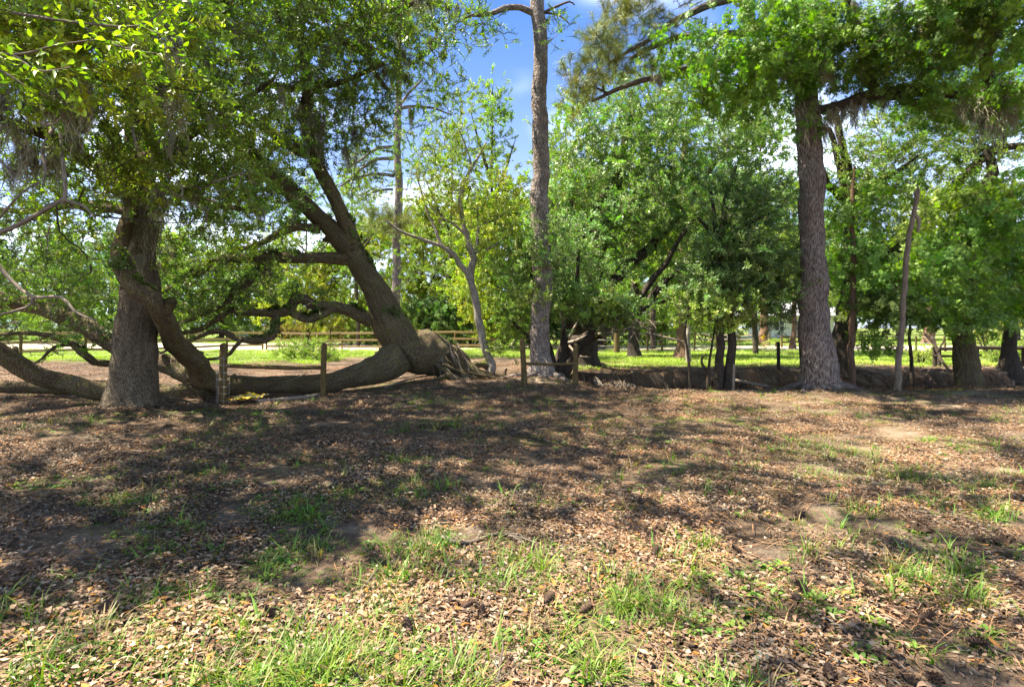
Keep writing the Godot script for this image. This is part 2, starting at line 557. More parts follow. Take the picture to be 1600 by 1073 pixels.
func make_materials() -> void:
	var lichen := [[0.0, Color(0.6, 0.6, 0.6)], [0.5, Color(0.85, 0.84, 0.8)], [0.68, Color(1.0, 1.0, 0.95)], [1.0, Color(1.0, 1.0, 1.0)]]
	var mossed := [[0.0, Color(0.55, 0.5, 0.45)], [0.45, Color(0.85, 0.8, 0.72)], [0.58, Color(0.72, 0.85, 0.42)], [0.7, Color(0.9, 0.9, 0.75)], [1.0, Color(1.0, 1.0, 1.0)]]
	M.oak = bark_mat("oak_bark", [[0.0, Color(0.056, 0.042, 0.028)], [0.45, Color(0.144, 0.114, 0.080)], [0.75, Color(0.264, 0.216, 0.152)], [1.0, Color(0.384, 0.328, 0.240)]], 0.033, 3.5, 11, false, lichen)
	M.mossy = bark_mat("mossy_oak_bark", [[0.0, Color(0.064, 0.049, 0.034)], [0.45, Color(0.162, 0.128, 0.089)], [0.75, Color(0.281, 0.230, 0.162)], [1.0, Color(0.442, 0.383, 0.289)]], 0.026, 3.0, 23, false, mossed)
	M.pine = bark_mat("pine_bark", [[0.0, Color(0.12, 0.085, 0.068)], [0.10, Color(0.20, 0.155, 0.13)], [0.3, Color(0.31, 0.26, 0.23)], [0.6, Color(0.39, 0.34, 0.30)], [1.0, Color(0.50, 0.45, 0.41)]], 0.021, 7.0, 37, true, lichen)
	M.furrowed = bark_mat("furrowed_pine_bark", [[0.0, Color(0.07, 0.048, 0.038)], [0.35, Color(0.17, 0.13, 0.11)], [0.7, Color(0.33, 0.275, 0.245)], [1.0, Color(0.52, 0.46, 0.42)]], 0.017, 6.0, 41, false, lichen)
	M.grey = bark_mat("smooth_grey_bark", [[0.0, Color(0.16, 0.14, 0.115)], [0.5, Color(0.32, 0.28, 0.235)], [1.0, Color(0.50, 0.45, 0.39)]], 0.012, 0.8, 51, false, lichen)
	M.dark = bark_mat("dark_bark", [[0.0, Color(0.03, 0.024, 0.018)], [0.5, Color(0.085, 0.068, 0.053)], [0.8, Color(0.15, 0.125, 0.10)], [1.0, Color(0.28, 0.26, 0.22)]], 0.02, 2.4, 63, false, lichen)
	M.red = bark_mat("red_brown_bark", [[0.0, Color(0.08, 0.046, 0.03)], [0.5, Color(0.21, 0.13, 0.085)], [1.0, Color(0.40, 0.28, 0.20)]], 0.02, 2.2, 71, false, lichen)
	M.tan = bark_mat("pale_tan_bark", [[0.0, Color(0.12, 0.085, 0.06)], [0.45, Color(0.27, 0.205, 0.155)], [1.0, Color(0.50, 0.42, 0.34)]], 0.02, 1.6, 77, false, lichen)
	M.deadwood = bark_mat("dead_wood", [[0.0, Color(0.10, 0.078, 0.055)], [0.5, Color(0.24, 0.195, 0.145)], [1.0, Color(0.42, 0.36, 0.28)]], 0.02, 0.6, 83)
	M.timber = bark_mat("weathered_timber", [[0.0, Color(0.06, 0.042, 0.022)], [0.5, Color(0.15, 0.108, 0.058)], [1.0, Color(0.28, 0.22, 0.13)]], 0.02, 0.5, 91, false, mossed)
	M.rail = bark_mat("honey_coloured_boards", [[0.0, Color(0.20, 0.14, 0.065)], [0.5, Color(0.35, 0.25, 0.12)], [1.0, Color(0.50, 0.39, 0.22)]], 0.02, 0.4, 93)
	M.leaf = leaf_mat("oak_leaf", Color(0.85, 1.0, 0.3), 0.45, 0.45)
	M.shine = leaf_mat("glossy_leaf", Color(0.7, 0.9, 0.28), 0.42, 0.5)
	M.broad = leaf_mat("broad_leaf", Color(0.9, 1.0, 0.25), 0.5, 0.4)
	M.needle = leaf_mat("pine_needle", Color(0.35, 0.4, 0.15), 0.5, 0.4)
	M.blade = leaf_mat("grass_blade", Color(0.8, 0.9, 0.25), 0.5, 0.4)
	M.litter = leaf_mat("fallen_leaf", Color(0.25, 0.17, 0.08), 0.7, 0.25)
	M.moss = leaf_mat("spanish_moss", Color(0.4, 0.42, 0.3), 0.95, 0.1)
	M.twig = mat("twig_bark", Color(0.12, 0.095, 0.07), 0.9, 0.2)
	M.wire = mat("galvanised_wire", Color(0.45, 0.45, 0.43), 0.45, 0.5)
	M.wire.metallic = 0.6
	M.white_paint = mat("white_paint", Color(0.78, 0.77, 0.73), 0.6, 0.4)
	M.pale_blue = mat("blue_door_paint", Color(0.05, 0.09, 0.22), 0.5, 0.4)
	M.glass = mat("window_glass", Color(0.05, 0.06, 0.07), 0.1, 0.5)
	M.roof = mat("grey_roof_metal", Color(0.36, 0.36, 0.36), 0.5, 0.4)
	M.plastic = mat("yellow_plastic", Color.WHITE, 0.45, 0.4)
	M.plastic.albedo_texture = noise_map(FastNoiseLite.TYPE_SIMPLEX, 0.02, [[0.0, Color(0.08, 0.045, 0.01)], [0.33, Color(0.2, 0.12, 0.01)], [0.42, Color(0.78, 0.52, 0.015)], [1.0, Color(0.86, 0.62, 0.03)]], 128, 3, 5)
	M.yellow = mat("yellow_sign_paint", Color(0.75, 0.5, 0.02), 0.5, 0.4)
	M.earth = mat("packed_earth", Color.WHITE, 0.95, 0.15)
	M.bank = bark_mat("bared_root", [[0.0, Color(0.045, 0.032, 0.022)], [0.5, Color(0.13, 0.095, 0.068)], [1.0, Color(0.28, 0.22, 0.165)]], 0.02, 0.8, 87)
	M.earth.albedo_texture = noise_map(FastNoiseLite.TYPE_SIMPLEX, 0.03, [[0.0, Color(0.02, 0.014, 0.010)], [0.6, Color(0.055, 0.038, 0.026)], [1.0, Color(0.12, 0.085, 0.055)]], 256, 5, 9)
	M.earth.uv1_triplanar = true
	M.earth.uv1_scale = Vector3.ONE * 3.0
	M.cone = mat("pine_cone_scale", Color(0.085, 0.055, 0.038), 0.85, 0.25)
	M.ground = mat("forest_floor", Color.WHITE, 0.95, 0.12)
	M.ground.vertex_color_use_as_albedo = true
	M.ground.albedo_texture = noise_map(FastNoiseLite.TYPE_CELLULAR, 0.045, [[0.0, Color(0.45, 0.42, 0.40)], [0.35, Color(0.75, 0.73, 0.7)], [0.7, Color(1.0, 1.0, 1.0)], [1.0, Color(0.85, 0.8, 0.75)]], 1024, 3, 101, 1.0, FastNoiseLite.RETURN_CELL_VALUE)
	M.ground.heightmap_enabled = true
	M.ground.heightmap_texture = noise_map(FastNoiseLite.TYPE_CELLULAR, 0.045, [], 1024, 3, 101)
	M.ground.heightmap_scale = 2.5
	M.ground.uv1_triplanar = true
	M.ground.uv1_world_triplanar = true
	M.ground.uv1_scale = Vector3.ONE * 0.53

# ---------- foliage pieces
func make_sprig(leaves: int, twig_len: float, leaf_len: float, leaf_w: float, material: Material, fine: bool, spray := 1.0) -> ArrayMesh:
	var lv := MB.new()
	var tw := MB.new()
	var stems := 3
	for sidx in stems:
		var bend := Vector3(rng.randf_range(-1, 1), 0, rng.randf_range(-1, 1)) * 0.45 * spray * (0.4 if sidx == 0 else 1.0)
		var start := Vector3.UP * twig_len * 0.22 * sidx
		var l := twig_len * (1.0 - 0.2 * sidx)
		var pts := PackedVector3Array()
		var rad := PackedFloat32Array()
		for i in 4:
			var u := i / 3.0
			pts.append(start + (Vector3.UP * u + bend * u * u) * l)
			rad.append(lerpf(0.0045, 0.0015, u))
		tw.tube(pts, rad, 3, null, 0.0, 1.0, Vector2.ONE)
		var count := leaves / stems
		for k in count:
			var u := (k + rng.randf()) / count
			u = 0.2 + 0.8 * u
			var at := start + (Vector3.UP * u + bend * u * u) * l
			var a := k * 2.4 + rng.randf_range(-0.5, 0.5)
			var along := (Vector3.UP + bend * 2.0 * u).normalized()
			var out := Vector3(cos(a), rng.randf_range(-0.2, 0.5), sin(a)).normalized()
			var dir := (out * rng.randf_range(0.6, 1.0) + along * rng.randf_range(0.25, 0.9) + Vector3(0, -0.15, 0)).normalized()
			var up := (along + Vector3(rng.randf_range(-0.6, 0.6), rng.randf_range(0, 0.8), rng.randf_range(-0.6, 0.6))).normalized()
			var g := rng.randf_range(0.72, 1.3)
			var warm := rng.randf_range(0.9, 1.15)
			lv.leaf(at, dir, up, leaf_len * rng.randf_range(0.7, 1.2), leaf_w * rng.randf_range(0.75, 1.2), rng.randf_range(-0.5, 1.5), Color(g * warm, g, g), fine)
	var m := lv.done(Vector3.ZERO, null, material)
	return tw.done(Vector3.ZERO, m, M.twig)

func make_star_sprig() -> ArrayMesh:   # five-pointed leaves on long stalks
	var lv := MB.new()
	var tw := MB.new()
	for sidx in 3:
		var bend := Vector3(rng.randf_range(-1, 1), 0, rng.randf_range(-1, 1)) * 0.5
		var pts := PackedVector3Array()
		var rad := PackedFloat32Array()
		for i in 4:
			var u := i / 3.0
			pts.append((Vector3.UP * u + bend * u * u) * 0.4)
			rad.append(lerpf(0.005, 0.0015, u))
		tw.tube(pts, rad, 3, null, 0.0, 1.0, Vector2.ONE)
		for k in 5:
			var u := 0.25 + 0.75 * (k + rng.randf()) / 5.0
			var at := (Vector3.UP * u + bend * u * u) * 0.4
			var a := k * 2.4 + rng.randf() * 0.8 + sidx
			var out := Vector3(cos(a), rng.randf_range(0.0, 0.5), sin(a)).normalized()
			var hub := at + out * rng.randf_range(0.04, 0.09)
			var up := (Vector3.UP + Vector3(rng.randf_range(-0.6, 0.6), 0, rng.randf_range(-0.6, 0.6))).normalized()
			var dir := (out - up * out.dot(up)).normalized()
			var g := rng.randf_range(0.75, 1.25)
			var tone := Color(g * rng.randf_range(0.9, 1.1), g, g)
			var size := rng.randf_range(0.07, 0.11)
			for q in 5:
				var d := dir.rotated(up, (q - 2) * 0.95)
				lv.leaf(hub, (d - up * 0.15).normalized(), up, size * (1.0 - 0.16 * absf(q - 2)), size * 0.36, 0.5, tone, false)
	var m := lv.done(Vector3.ZERO, null, M.broad)
	return tw.done(Vector3.ZERO, m, M.twig)

func make_needle_tuft() -> ArrayMesh:
	var lv := MB.new()
	var tw := MB.new()
	tw.tube(PackedVector3Array([Vector3.ZERO, Vector3(0.02, 0.15, 0), Vector3(0, 0.34, 0.03)]), PackedFloat32Array([0.008, 0.007, 0.005]), 4, null, 0.0, 1.0, Vector2.ONE)
	for k in 90:
		var u := 0.35 + 0.65 * k / 90.0
		var a := k * 2.4
		var out := Vector3(cos(a), rng.randf_range(0.15, 1.1), sin(a)).normalized()
		var l := rng.randf_range(0.16, 0.26)
		var at := Vector3(0, 0.34 * u, 0)
		var g := rng.randf_range(0.75, 1.25)
		lv.strip(PackedVector3Array([at, at + out * l * 0.55, at + out * l + Vector3(0, -l * 0.16, 0)]), 0.005, 0.002, out.cross(Vector3(rng.randf(), rng.randf(), rng.randf())).normalized(), Color(g, g, g * 0.9))
	var m := lv.done(Vector3.ZERO, null, M.needle)
	return tw.done(Vector3.ZERO, m, M.twig)

func make_moss() -> ArrayMesh:   # a tangled beard one metre long that hangs from the origin
	var m := MB.new()
	var locks := []
	for k in 7:
		locks.append([Vector3(rng.randfn() * 0.09, rng.randf_range(-0.1, 0.05), rng.randfn() * 0.08), rng.randf_range(0.35, 1.0), rng.randf() * 6.0])
	for k in 300:
		var lk: Array = locks[k % 7]
		var start: Vector3 = lk[0]
		var length: float = lk[1]
		var top := start + Vector3(rng.randfn() * 0.03, rng.randf_range(-0.5, 0.0) * length, rng.randfn() * 0.03)
		var l: float = length * rng.randf_range(0.12, 0.55)
		var pts := PackedVector3Array()
		var p := top
		var steps := 7
		var ph := rng.randf() * 6.0
		for i in steps + 1:
			pts.append(p)
			var sway := Vector3(sin(p.y * 7.0 + lk[2]), 0, cos(p.y * 6.0 + lk[2])) * 0.012
			p += Vector3(sin(ph + i * 1.7) * 0.022 + rng.randf_range(-1, 1) * 0.016, -l / steps * rng.randf_range(0.3, 1.5), cos(ph + i * 1.9) * 0.022 + rng.randf_range(-1, 1) * 0.016) + sway
		var g := rng.randf_range(0.65, 1.25)
		var a := rng.randf() * TAU
		m.strip(pts, 0.015, 0.006, Vector3(cos(a), 0, sin(a)), Color(0.29 * g, 0.275 * g, 0.19 * g))
	return m.done(Vector3.ZERO, null, M.moss)

func make_tuft(blades: int, h: float, spread: float, w: float, lean: float) -> ArrayMesh:
	var m := MB.new()
	for k in blades:
		var a := rng.randf() * TAU
		var at := Vector3(cos(a), 0, sin(a)) * spread * sqrt(rng.randf())
		var out := Vector3(cos(a + rng.randf_range(-1, 1)), 0, sin(a + rng.randf_range(-1, 1)))
		var l := h * rng.randf_range(0.5, 1.15)
		var le := lean * rng.randf_range(0.3, 1.4)
		var pts := PackedVector3Array()
		for i in 4:
			var u := i / 3.0
			pts.append(at + Vector3.UP * l * (u - le * 0.35 * u * u) + out * l * le * u * u)
		var g := rng.randf_range(0.7, 1.3)
		m.strip(pts, w, w * 0.15, out.cross(Vector3.UP), Color(g * rng.randf_range(0.85, 1.3), g, g))
	return m.done(Vector3.ZERO, null, M.blade)

func make_weed(leaves: int, size: float) -> ArrayMesh:
	var m := MB.new()
	for k in leaves:
		var a := k * 2.4 + rng.randf()
		var out := Vector3(cos(a), rng.randf_range(0.1, 0.8), sin(a)).normalized()
		var g := rng.randf_range(0.75, 1.25)
		m.leaf(Vector3(rng.randfn() * size * 0.5, rng.randf() * size * 0.6, rng.randfn() * size * 0.5), out, Vector3.UP, size * rng.randf_range(0.6, 1.1), size * 0.5, 0.8, Color(g * rng.randf_range(0.9, 1.2), g, g))
	return m.done(Vector3.ZERO, null, M.blade)

func litter_tone() -> Color:
	var u := rng.randf()
	var g := rng.randf_range(0.75, 1.2)
	if u < 0.36:
		return Color(0.243, 0.155, 0.097) * g
	if u < 0.60:
		return Color(0.158, 0.095, 0.056) * g
	if u < 0.68:
		return Color(0.342, 0.257, 0.176) * g
	if u < 0.74:
		return Color(0.225, 0.194, 0.144) * g
	if u < 0.94:
		return Color(0.075, 0.046, 0.029) * g
	return Color(0.306, 0.140, 0.036) * g

func make_litter(count: int, side: float, needles: int) -> ArrayMesh:
	var m := MB.new()
	for k in count:
		var a := rng.randf() * TAU
		var p := Vector3(rng.randf_range(-side, side) * 0.5, rng.randf_range(0.002, 0.028), rng.randf_range(-side, side) * 0.5)
		var dir := Vector3(cos(a), rng.randf_range(-0.2, 0.22), sin(a)).normalized()
		var up := Vector3(rng.randfn() * 0.28, 1, rng.randfn() * 0.28).normalized()
		if dir.y < 0.0:
			p.y += 0.02
		m.leaf(p, dir, up, rng.randf_range(0.016, 0.05) * (1.25 if k % 7 == 0 else 1.0), rng.randf_range(0.009, 0.02), rng.randf_range(-1.2, 1.8), litter_tone(), k % 3 == 0)
	for k in 7:   # bits of twig
		var a := rng.randf() * TAU
		var p := Vector3(rng.randf_range(-side, side) * 0.5, rng.randf_range(0.012, 0.03), rng.randf_range(-side, side) * 0.5)
		var d := Vector3(cos(a), rng.randf_range(-0.1, 0.12), sin(a))
		var l := rng.randf_range(0.05, 0.2)
		m.strip(PackedVector3Array([p, p + d * l * 0.5 + Vector3(0, 0.006, 0), p + d.rotated(Vector3.UP, 0.3) * l]), 0.007, 0.004, Vector3(-sin(a), 0.3, cos(a)).normalized(), Color(0.12, 0.09, 0.065) * rng.randf_range(0.6, 1.8))
	for k in needles:
		var a := rng.randf() * TAU
		var p := Vector3(rng.randf_range(-side, side) * 0.5, rng.randf_range(0.01, 0.03), rng.randf_range(-side, side) * 0.5)
		var d := Vector3(cos(a), rng.randf_range(-0.1, 0.1), sin(a))
		m.strip(PackedVector3Array([p, p + d * 0.08, p + d * 0.16 - Vector3(0, 0.008, 0)]), 0.004, 0.003, Vector3(-sin(a), 0, cos(a)), Color(0.36, 0.20, 0.10) * rng.randf_range(0.7, 1.2))
	return m.done(Vector3.ZERO, null, M.litter)

func make_pieces() -> void:
	sprigs.oak = [make_sprig(30, 0.36, 0.062, 0.027, M.leaf, false), make_sprig(27, 0.42, 0.066, 0.028, M.leaf, false), make_sprig(33, 0.34, 0.058, 0.026, M.leaf, false)]
	sprigs.near = [make_sprig(24, 0.34, 0.075, 0.034, M.leaf, true), make_sprig(21, 0.40, 0.085, 0.037, M.leaf, true)]
	sprigs.laurel = [make_sprig(33, 0.40, 0.085, 0.027, M.shine, false), make_sprig(36, 0.36, 0.08, 0.026, M.shine, false)]
	sprigs.star = [make_star_sprig(), make_star_sprig(), make_star_sprig()]
	sprigs.pine = [make_needle_tuft(), make_needle_tuft()]
	sprigs.far = [make_sprig(36, 0.42, 0.085, 0.042, M.leaf, false, 1.3), make_sprig(36, 0.36, 0.08, 0.045, M.leaf, false, 1.3)]
	sprigs.fern = [make_weed(26, 0.075)]
	for k in 6:
		moss_meshes.append(make_moss())

func blur(a: float, b: float, x: float) -> float:
	return smoothstep(a, b, x)

# ---------- the ground
func make_ground() -> void:
	var ds := PackedFloat32Array()
	var d := -8.0
	while d < 420.0:
		ds.append(d)
		if d < 1.5:
			d += 0.8
		elif d < 11.5:
			d += 0.14
		elif d < 20.0:
			d += 0.09
		elif d < 50.0:
			d += 0.6
		else:
			d *= 1.12
	var cols := 261
	var m := MB.new()
	m.colored = true
	for di in ds:
		for j in cols:
			var u := (j - 130) / 130.0
			var x := 14.0 * u + 260.0 * pow(u, 5.0) + 20.0 * pow(u, 3.0)
			m.v.append(Vector3(x, ht(x, di), -di))
			m.n.append(Vector3.UP)
			m.uv.append(Vector2(x, di))
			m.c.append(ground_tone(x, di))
	var rows := ds.size()
	for i in rows:
		for j in cols:
			var a := m.v[i * cols + mini(j + 1, cols - 1)] - m.v[i * cols + maxi(j - 1, 0)]
			var b := m.v[mini(i + 1, rows - 1) * cols + j] - m.v[maxi(i - 1, 0) * cols + j]
			m.n[i * cols + j] = a.cross(b).normalized()
	for i in rows - 1:
		for j in cols - 1:
			var a := i * cols + j
			m.idx.append_array(PackedInt32Array([a, a + cols, a + 1, a + 1, a + cols, a + cols + 1]))
	var g := put("ground", m.done(), M.ground, self)
	structure(g)
	# the nearest fallen leaves lie singly
	var shapes: Array[ArrayMesh] = []
	for k in 10:
		var b := MB.new()
		var tone := litter_tone() * 1.05
		b.leaf(Vector3.ZERO, Vector3(1, rng.randf_range(-0.1, 0.3), 0).normalized(), Vector3.UP, rng.randf_range(0.045, 0.075), rng.randf_range(0.018, 0.03), rng.randf_range(-2.0, 2.5), tone)
		shapes.append(b.done())
	for k in 280:
		var dd := lerpf(2.2, 3.6, pow(rng.randf(), 1.3))
		var x := rng.randf_range(-0.98, 0.98) * dd
		var bas := Basis.from_euler(Vector3(rng.randf_range(-0.35, 0.35), rng.randf() * TAU, rng.randf_range(-0.35, 0.35)))
		put("fallen_leaf", shapes[k % 10], M.litter, g, Transform3D(bas, Vector3(x, ht(x, dd) + rng.randf_range(0.02, 0.04), -dd)))

func grass_share(x: float, d: float) -> float:   # how much of the ground is lawn, far away
	var edge := 23.0 + nz.get_noise_2d(x * 4.0, 5.0) * 2.5
	if x > 1.0:
		edge = lerpf(19.5, 21.0, clampf((x - 3.0) / 8.0, 0.0, 1.0)) + nz.get_noise_2d(x * 5.0, 9.0) * 2.0
	elif x > -8.0:
		edge = 27.0
	var s := smoothstep(edge - 1.6, edge + 1.2, d)
	if x < 3.0:
		s *= 1.0 - 0.92 * smoothstep(34.0, 35.5, d) * (1.0 - smoothstep(48.0, 50.0, d))   # dirt drive behind the fence
	else:
		s *= 1.0 - 0.9 * smoothstep(33.0, 35.0, d) * (1.0 - smoothstep(41.0, 44.0, d))    # sandy track
	return s * clampf(1.0 + nz2.get_noise_2d(x * 12.0, d * 12.0) * 0.6, 0.0, 1.0)

func ground_tone(x: float, d: float) -> Color:
	var a := nz.get_noise_2d(x * 14.0 + 300.0, d * 14.0)
	var b := nz2.get_noise_2d(x * 30.0, d * 30.0 + 90.0)
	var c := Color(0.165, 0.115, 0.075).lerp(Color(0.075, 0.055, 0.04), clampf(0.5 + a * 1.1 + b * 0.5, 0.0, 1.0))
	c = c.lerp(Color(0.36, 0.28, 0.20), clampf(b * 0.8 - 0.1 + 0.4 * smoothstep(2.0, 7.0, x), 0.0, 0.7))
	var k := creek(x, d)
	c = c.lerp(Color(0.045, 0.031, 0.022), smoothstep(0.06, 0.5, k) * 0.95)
	c = c.lerp(Color(0.42, 0.33, 0.235), 0.8 * smoothstep(0.05, 0.9, exp(-((x - 0.2) ** 2 / 2.6 + (d - 13.4) ** 2 / 0.5))))
	if d > 16.0:
		c = c.lerp(Color(0.58, 0.49, 0.37), smoothstep(31.0, 35.0, d) * (1.0 - smoothstep(48.0, 55.0, d)))
		c = c.lerp(Color(0.15, 0.21, 0.045) * (1.0 + 0.4 * a), grass_share(x, d) * 0.92)
	return c

func make_litter_and_grass() -> void:
	var kinds: Array[ArrayMesh] = [make_litter(150, 0.44, 0), make_litter(135, 0.44, 14), make_litter(115, 0.44, 44)]
	var places: Array = []
	var tints: Array = []
	for k in 3:
		var fresh: Array[Transform3D] = []
		places.append(fresh)
		tints.append(PackedColorArray())
	for k in 9500:
		var d := 1.9 + 21.0 * pow(rng.randf(), 0.75)
		var x := rng.randf_range(-1.12, 1.12) * d
		if d > 12.2 and creek(x, d) > 0.2 and rng.randf() < 0.85:
			continue
		var thin := nz2.get_noise_2d(x * 9.0 + 40.0, d * 9.0)
		if thin > 0.10 and rng.randf() < 0.8:
			continue
		if d > 19.5 and x > 3.0 and rng.randf() < 0.5:
			continue
		var slope := Vector3(ht(x - 0.1, d) - ht(x + 0.1, d), 0.2, ht(x, d + 0.1) - ht(x, d - 0.1)).normalized()
		var b := Basis(Quaternion(Vector3.UP, slope)) * Basis(Vector3.UP, rng.randf() * TAU)
		var w := 0
		var u := rng.randf()
		if x > -1.0:
			w = 2 if u < 0.4 else 1 if u < 0.75 else 0
		else:
			w = 1 if u < 0.25 else 0
		places[w].append(Transform3D(b.scaled_local(Vector3.ONE * rng.randf_range(0.7, 1.3)), Vector3(x, ht(x, d) - 0.004, -d)))
		var drift := nz2.get_noise_2d(x * 11.0 + 7.0, d * 11.0)
		var g: float = rng.randf_range(0.7, 1.05) * (1.0 + 0.5 * drift)
		tints[w].append(Color(g * (1.0 + 0.12 * drift), g, g * (1.0 - 0.1 * drift)))
	for w in 3:
		var o := scatter("leaf_litter", kinds[w], places[w], tints[w], self)
		describe(o, ["brown oak leaf litter thickest under the left oak", "oak leaf litter with a few fallen pine needles mixed in", "oak leaf litter matted with many rust pine needles"][w], "leaf litter")
	# grass: tall tufts, low blades and small weeds
	var tall: Array[ArrayMesh] = [make_tuft(13, 0.15, 0.07, 0.011, 0.9), make_tuft(10, 0.19, 0.06, 0.011, 0.8)]
	var low: Array[ArrayMesh] = [make_tuft(16, 0.07, 0.12, 0.009, 1.4), make_tuft(18, 0.055, 0.13, 0.009, 1.5)]
	var weed: Array[ArrayMesh] = [make_weed(12, 0.05), make_weed(16, 0.045)]
	var bags := {}
	for key in ["tall0", "tall1", "low0", "low1", "weed0", "weed1"]:
		var fresh: Array[Transform3D] = []
		bags[key] = [fresh, PackedColorArray()]
	# patches seen in the photograph: px, py, width in px, tall, low, weeds
	var spots := [
		[60, 1040, 120, 22, 22, 2], [190, 1010, 130, 20, 20, 4], [320, 985, 150, 20, 40, 6], [320, 1045, 130, 30, 45, 4], [450, 1020, 150, 30, 65, 8], [540, 1000, 120, 22, 55, 6], [620, 1050, 140, 32, 60, 8], [470, 1060, 130, 26, 50, 6], [720, 1065, 90, 14, 16, 4],
		[310, 930, 90, 6, 34, 14], [590, 935, 70, 4, 36, 10], [640, 960, 60, 4, 22, 6], [660, 850, 90, 32, 14, 2], [650, 890, 110, 30, 14, 2], [800, 905, 90, 24, 12, 4], [820, 870, 110, 24, 12, 2], [1000, 945, 110, 42, 14, 4], [970, 905, 60, 12, 8, 2], [1440, 905, 110, 32, 20, 4], [1530, 935, 50, 16, 4, 0],
		[1400, 890, 50, 12, 8, 0], [1310, 850, 100, 18, 16, 2], [1480, 880, 80, 14, 14, 2], [1300, 735, 100, 10, 34, 2], [1320, 700, 90, 18, 26, 2], [1390, 725, 80, 18, 16, 2], [1350, 790, 60, 14, 8, 0], [1500, 785, 80, 20, 10, 2], [1550, 800, 80, 16, 20, 4], [1450, 740, 90, 18, 30, 2], [1560, 750, 90, 14, 40, 2],
		[1500, 690, 110, 8, 34, 2], [870, 688, 120, 4, 44, 12], [940, 652, 150, 0, 50, 8], [850, 655, 110, 0, 34, 6], [1010, 690, 150, 2, 50, 6], [1150, 670, 160, 2, 44, 4], [1250, 690, 120, 4, 34, 4], [500, 770, 110, 2, 40, 14], [440, 790, 90, 2, 34, 10], [480, 800, 80, 4, 26, 10], [560, 755, 80, 0, 26, 8], [160, 785, 70, 4, 24, 4], [60, 752, 120, 0, 40, 8],
		[200, 790, 30, 4, 6, 0], [690, 660, 120, 0, 34, 8], [590, 720, 110, 0, 30, 10], [720, 720, 120, 0, 34, 8], [640, 775, 60, 10, 12, 2], [820, 780, 110, 10, 26, 6], [690, 760, 60, 8, 12, 0], [370, 700, 80, 0, 18, 4], [290, 718, 80, 0, 22, 6], [270, 820, 60, 4, 14, 4], [560, 608, 130, 0, 44, 4], [700, 625, 100, 0, 20, 2],
		[1080, 890, 40, 6, 6, 6], [1130, 950, 120, 0, 8, 22], [1180, 900, 90, 0, 6, 16], [1060, 860, 70, 12, 8, 2], [1095, 840, 30, 8, 4, 0], [940, 1030, 60, 16, 8, 2], [850, 1000, 60, 10, 8, 4], [1150, 1060, 90, 12, 20, 6], [1080, 1065, 60, 6, 14, 6], [1390, 990, 70, 2, 4, 8], [1540, 990, 40, 2, 4, 6], [1280, 930, 60, 2, 4, 6], [480, 845, 80, 4, 20, 4], [420, 870, 60, 2, 16, 4],
		[230, 860, 50, 6, 8, 4], [210, 940, 40, 10, 6, 0], [50, 960, 80, 14, 10, 2]]
	for s in spots:
		for q in 3:
			for k in int(s[3 + q] * [0.8, 1.0, 1.1][q]):
				var p := ground_at(s[0] + rng.randfn() * s[2] * 0.42, maxf(600.0, s[1] + rng.randfn() * s[2] * 0.16 * clampf((s[1] - 560.0) / 350.0, 0.3, 1.3)))
				add_blade(bags, ["tall", "low", "weed"][q] + str(k % 2), p)
	for k in 7500:
		var d := 2.0 + 12.0 * pow(rng.randf(), 0.7)
		var x := rng.randf_range(-1.1, 1.1) * d
		var thick := nz.get_noise_2d(x * 22.0 + 500.0, d * 22.0) + (0.12 if x > 1.0 and d > 5.0 else -0.06)
		if thick > 0.05 and creek(x, d) < 0.1:
			var u := rng.randf()
			add_blade(bags, "tall%d" % (k % 2) if u < 0.12 else "weed%d" % (k % 2) if u < 0.3 else "low%d" % (k % 2), Vector3(x, ht(x, d), -d))
	for key in bags:
		var src: ArrayMesh = tall[0]
		var k: int = int(key.right(1))
		src = tall[k] if key.begins_with("tall") else low[k] if key.begins_with("low") else weed[k]
		var o := scatter("grass" if not key.begins_with("weed") else "weeds", src, bags[key][0], bags[key][1], self)
		describe(o, {"tall0": "long bright grass tufts standing up from the leaf litter", "tall1": "taller sparse grass blades among the dead leaves", "low0": "short green crabgrass spreading flat over the leaf litter", "low1": "fine low grass in patches on the leafy ground", "weed0": "small broad-leaved weeds dotted over the leaf litter", "weed1": "round-leaved seedlings scattered on the leafy ground"}[key], "grass" if not key.begins_with("weed") else "weeds")
	# the lawn beyond the creek and before the far fence
	var turf: Array[ArrayMesh] = [make_tuft(34, 0.16, 0.42, 0.022, 0.9)]
	var pl: Array[Transform3D] = []
	var tn := PackedColorArray()
	for k in 15000:
		var d := 18.0 + 52.0 * pow(rng.randf(), 1.3)
		var x := rng.randf_range(-1.05, 1.05) * d
		if rng.randf() > grass_share(x, d):
			continue
		pl.append(Transform3D(Basis(Vector3.UP, rng.randf() * TAU).scaled(Vector3.ONE * rng.randf_range(0.7, 1.2)), Vector3(x, ht(x, d) - 0.01, -d)))
		var g: float = rng.randf_range(0.8, 1.2) * (1.0 + 0.5 * nz.get_noise_2d(x * 8.0, d * 8.0))
		tn.append(Color(0.28 * g, 0.36 * g, 0.055 * g))
	describe(scatter("lawn", turf[0], pl, tn, self), "sunlit bright green lawn beyond the creek and fences", "grass")

func add_blade(bags: Dictionary, key: String, p: Vector3) -> void:
	if absf(p.x) > 16.0:
		return
	var sc := rng.randf_range(0.58, 1.08)
	bags[key][0].append(Transform3D(Basis(Vector3.UP, rng.randf() * TAU).scaled(Vector3.ONE * sc), p - Vector3(0, 0.005, 0)))
	var g := rng.randf_range(0.75, 1.2)
	var dry := rng.randf_range(0.9, 1.35)
	if rng.randf() < 0.16 and not key.begins_with("weed"):
		bags[key][1].append(Color(0.34 * g, 0.26 * g, 0.12 * g))
		return
	bags[key][1].append(Color(0.155 * g * dry, 0.28 * g, 0.042 * g))

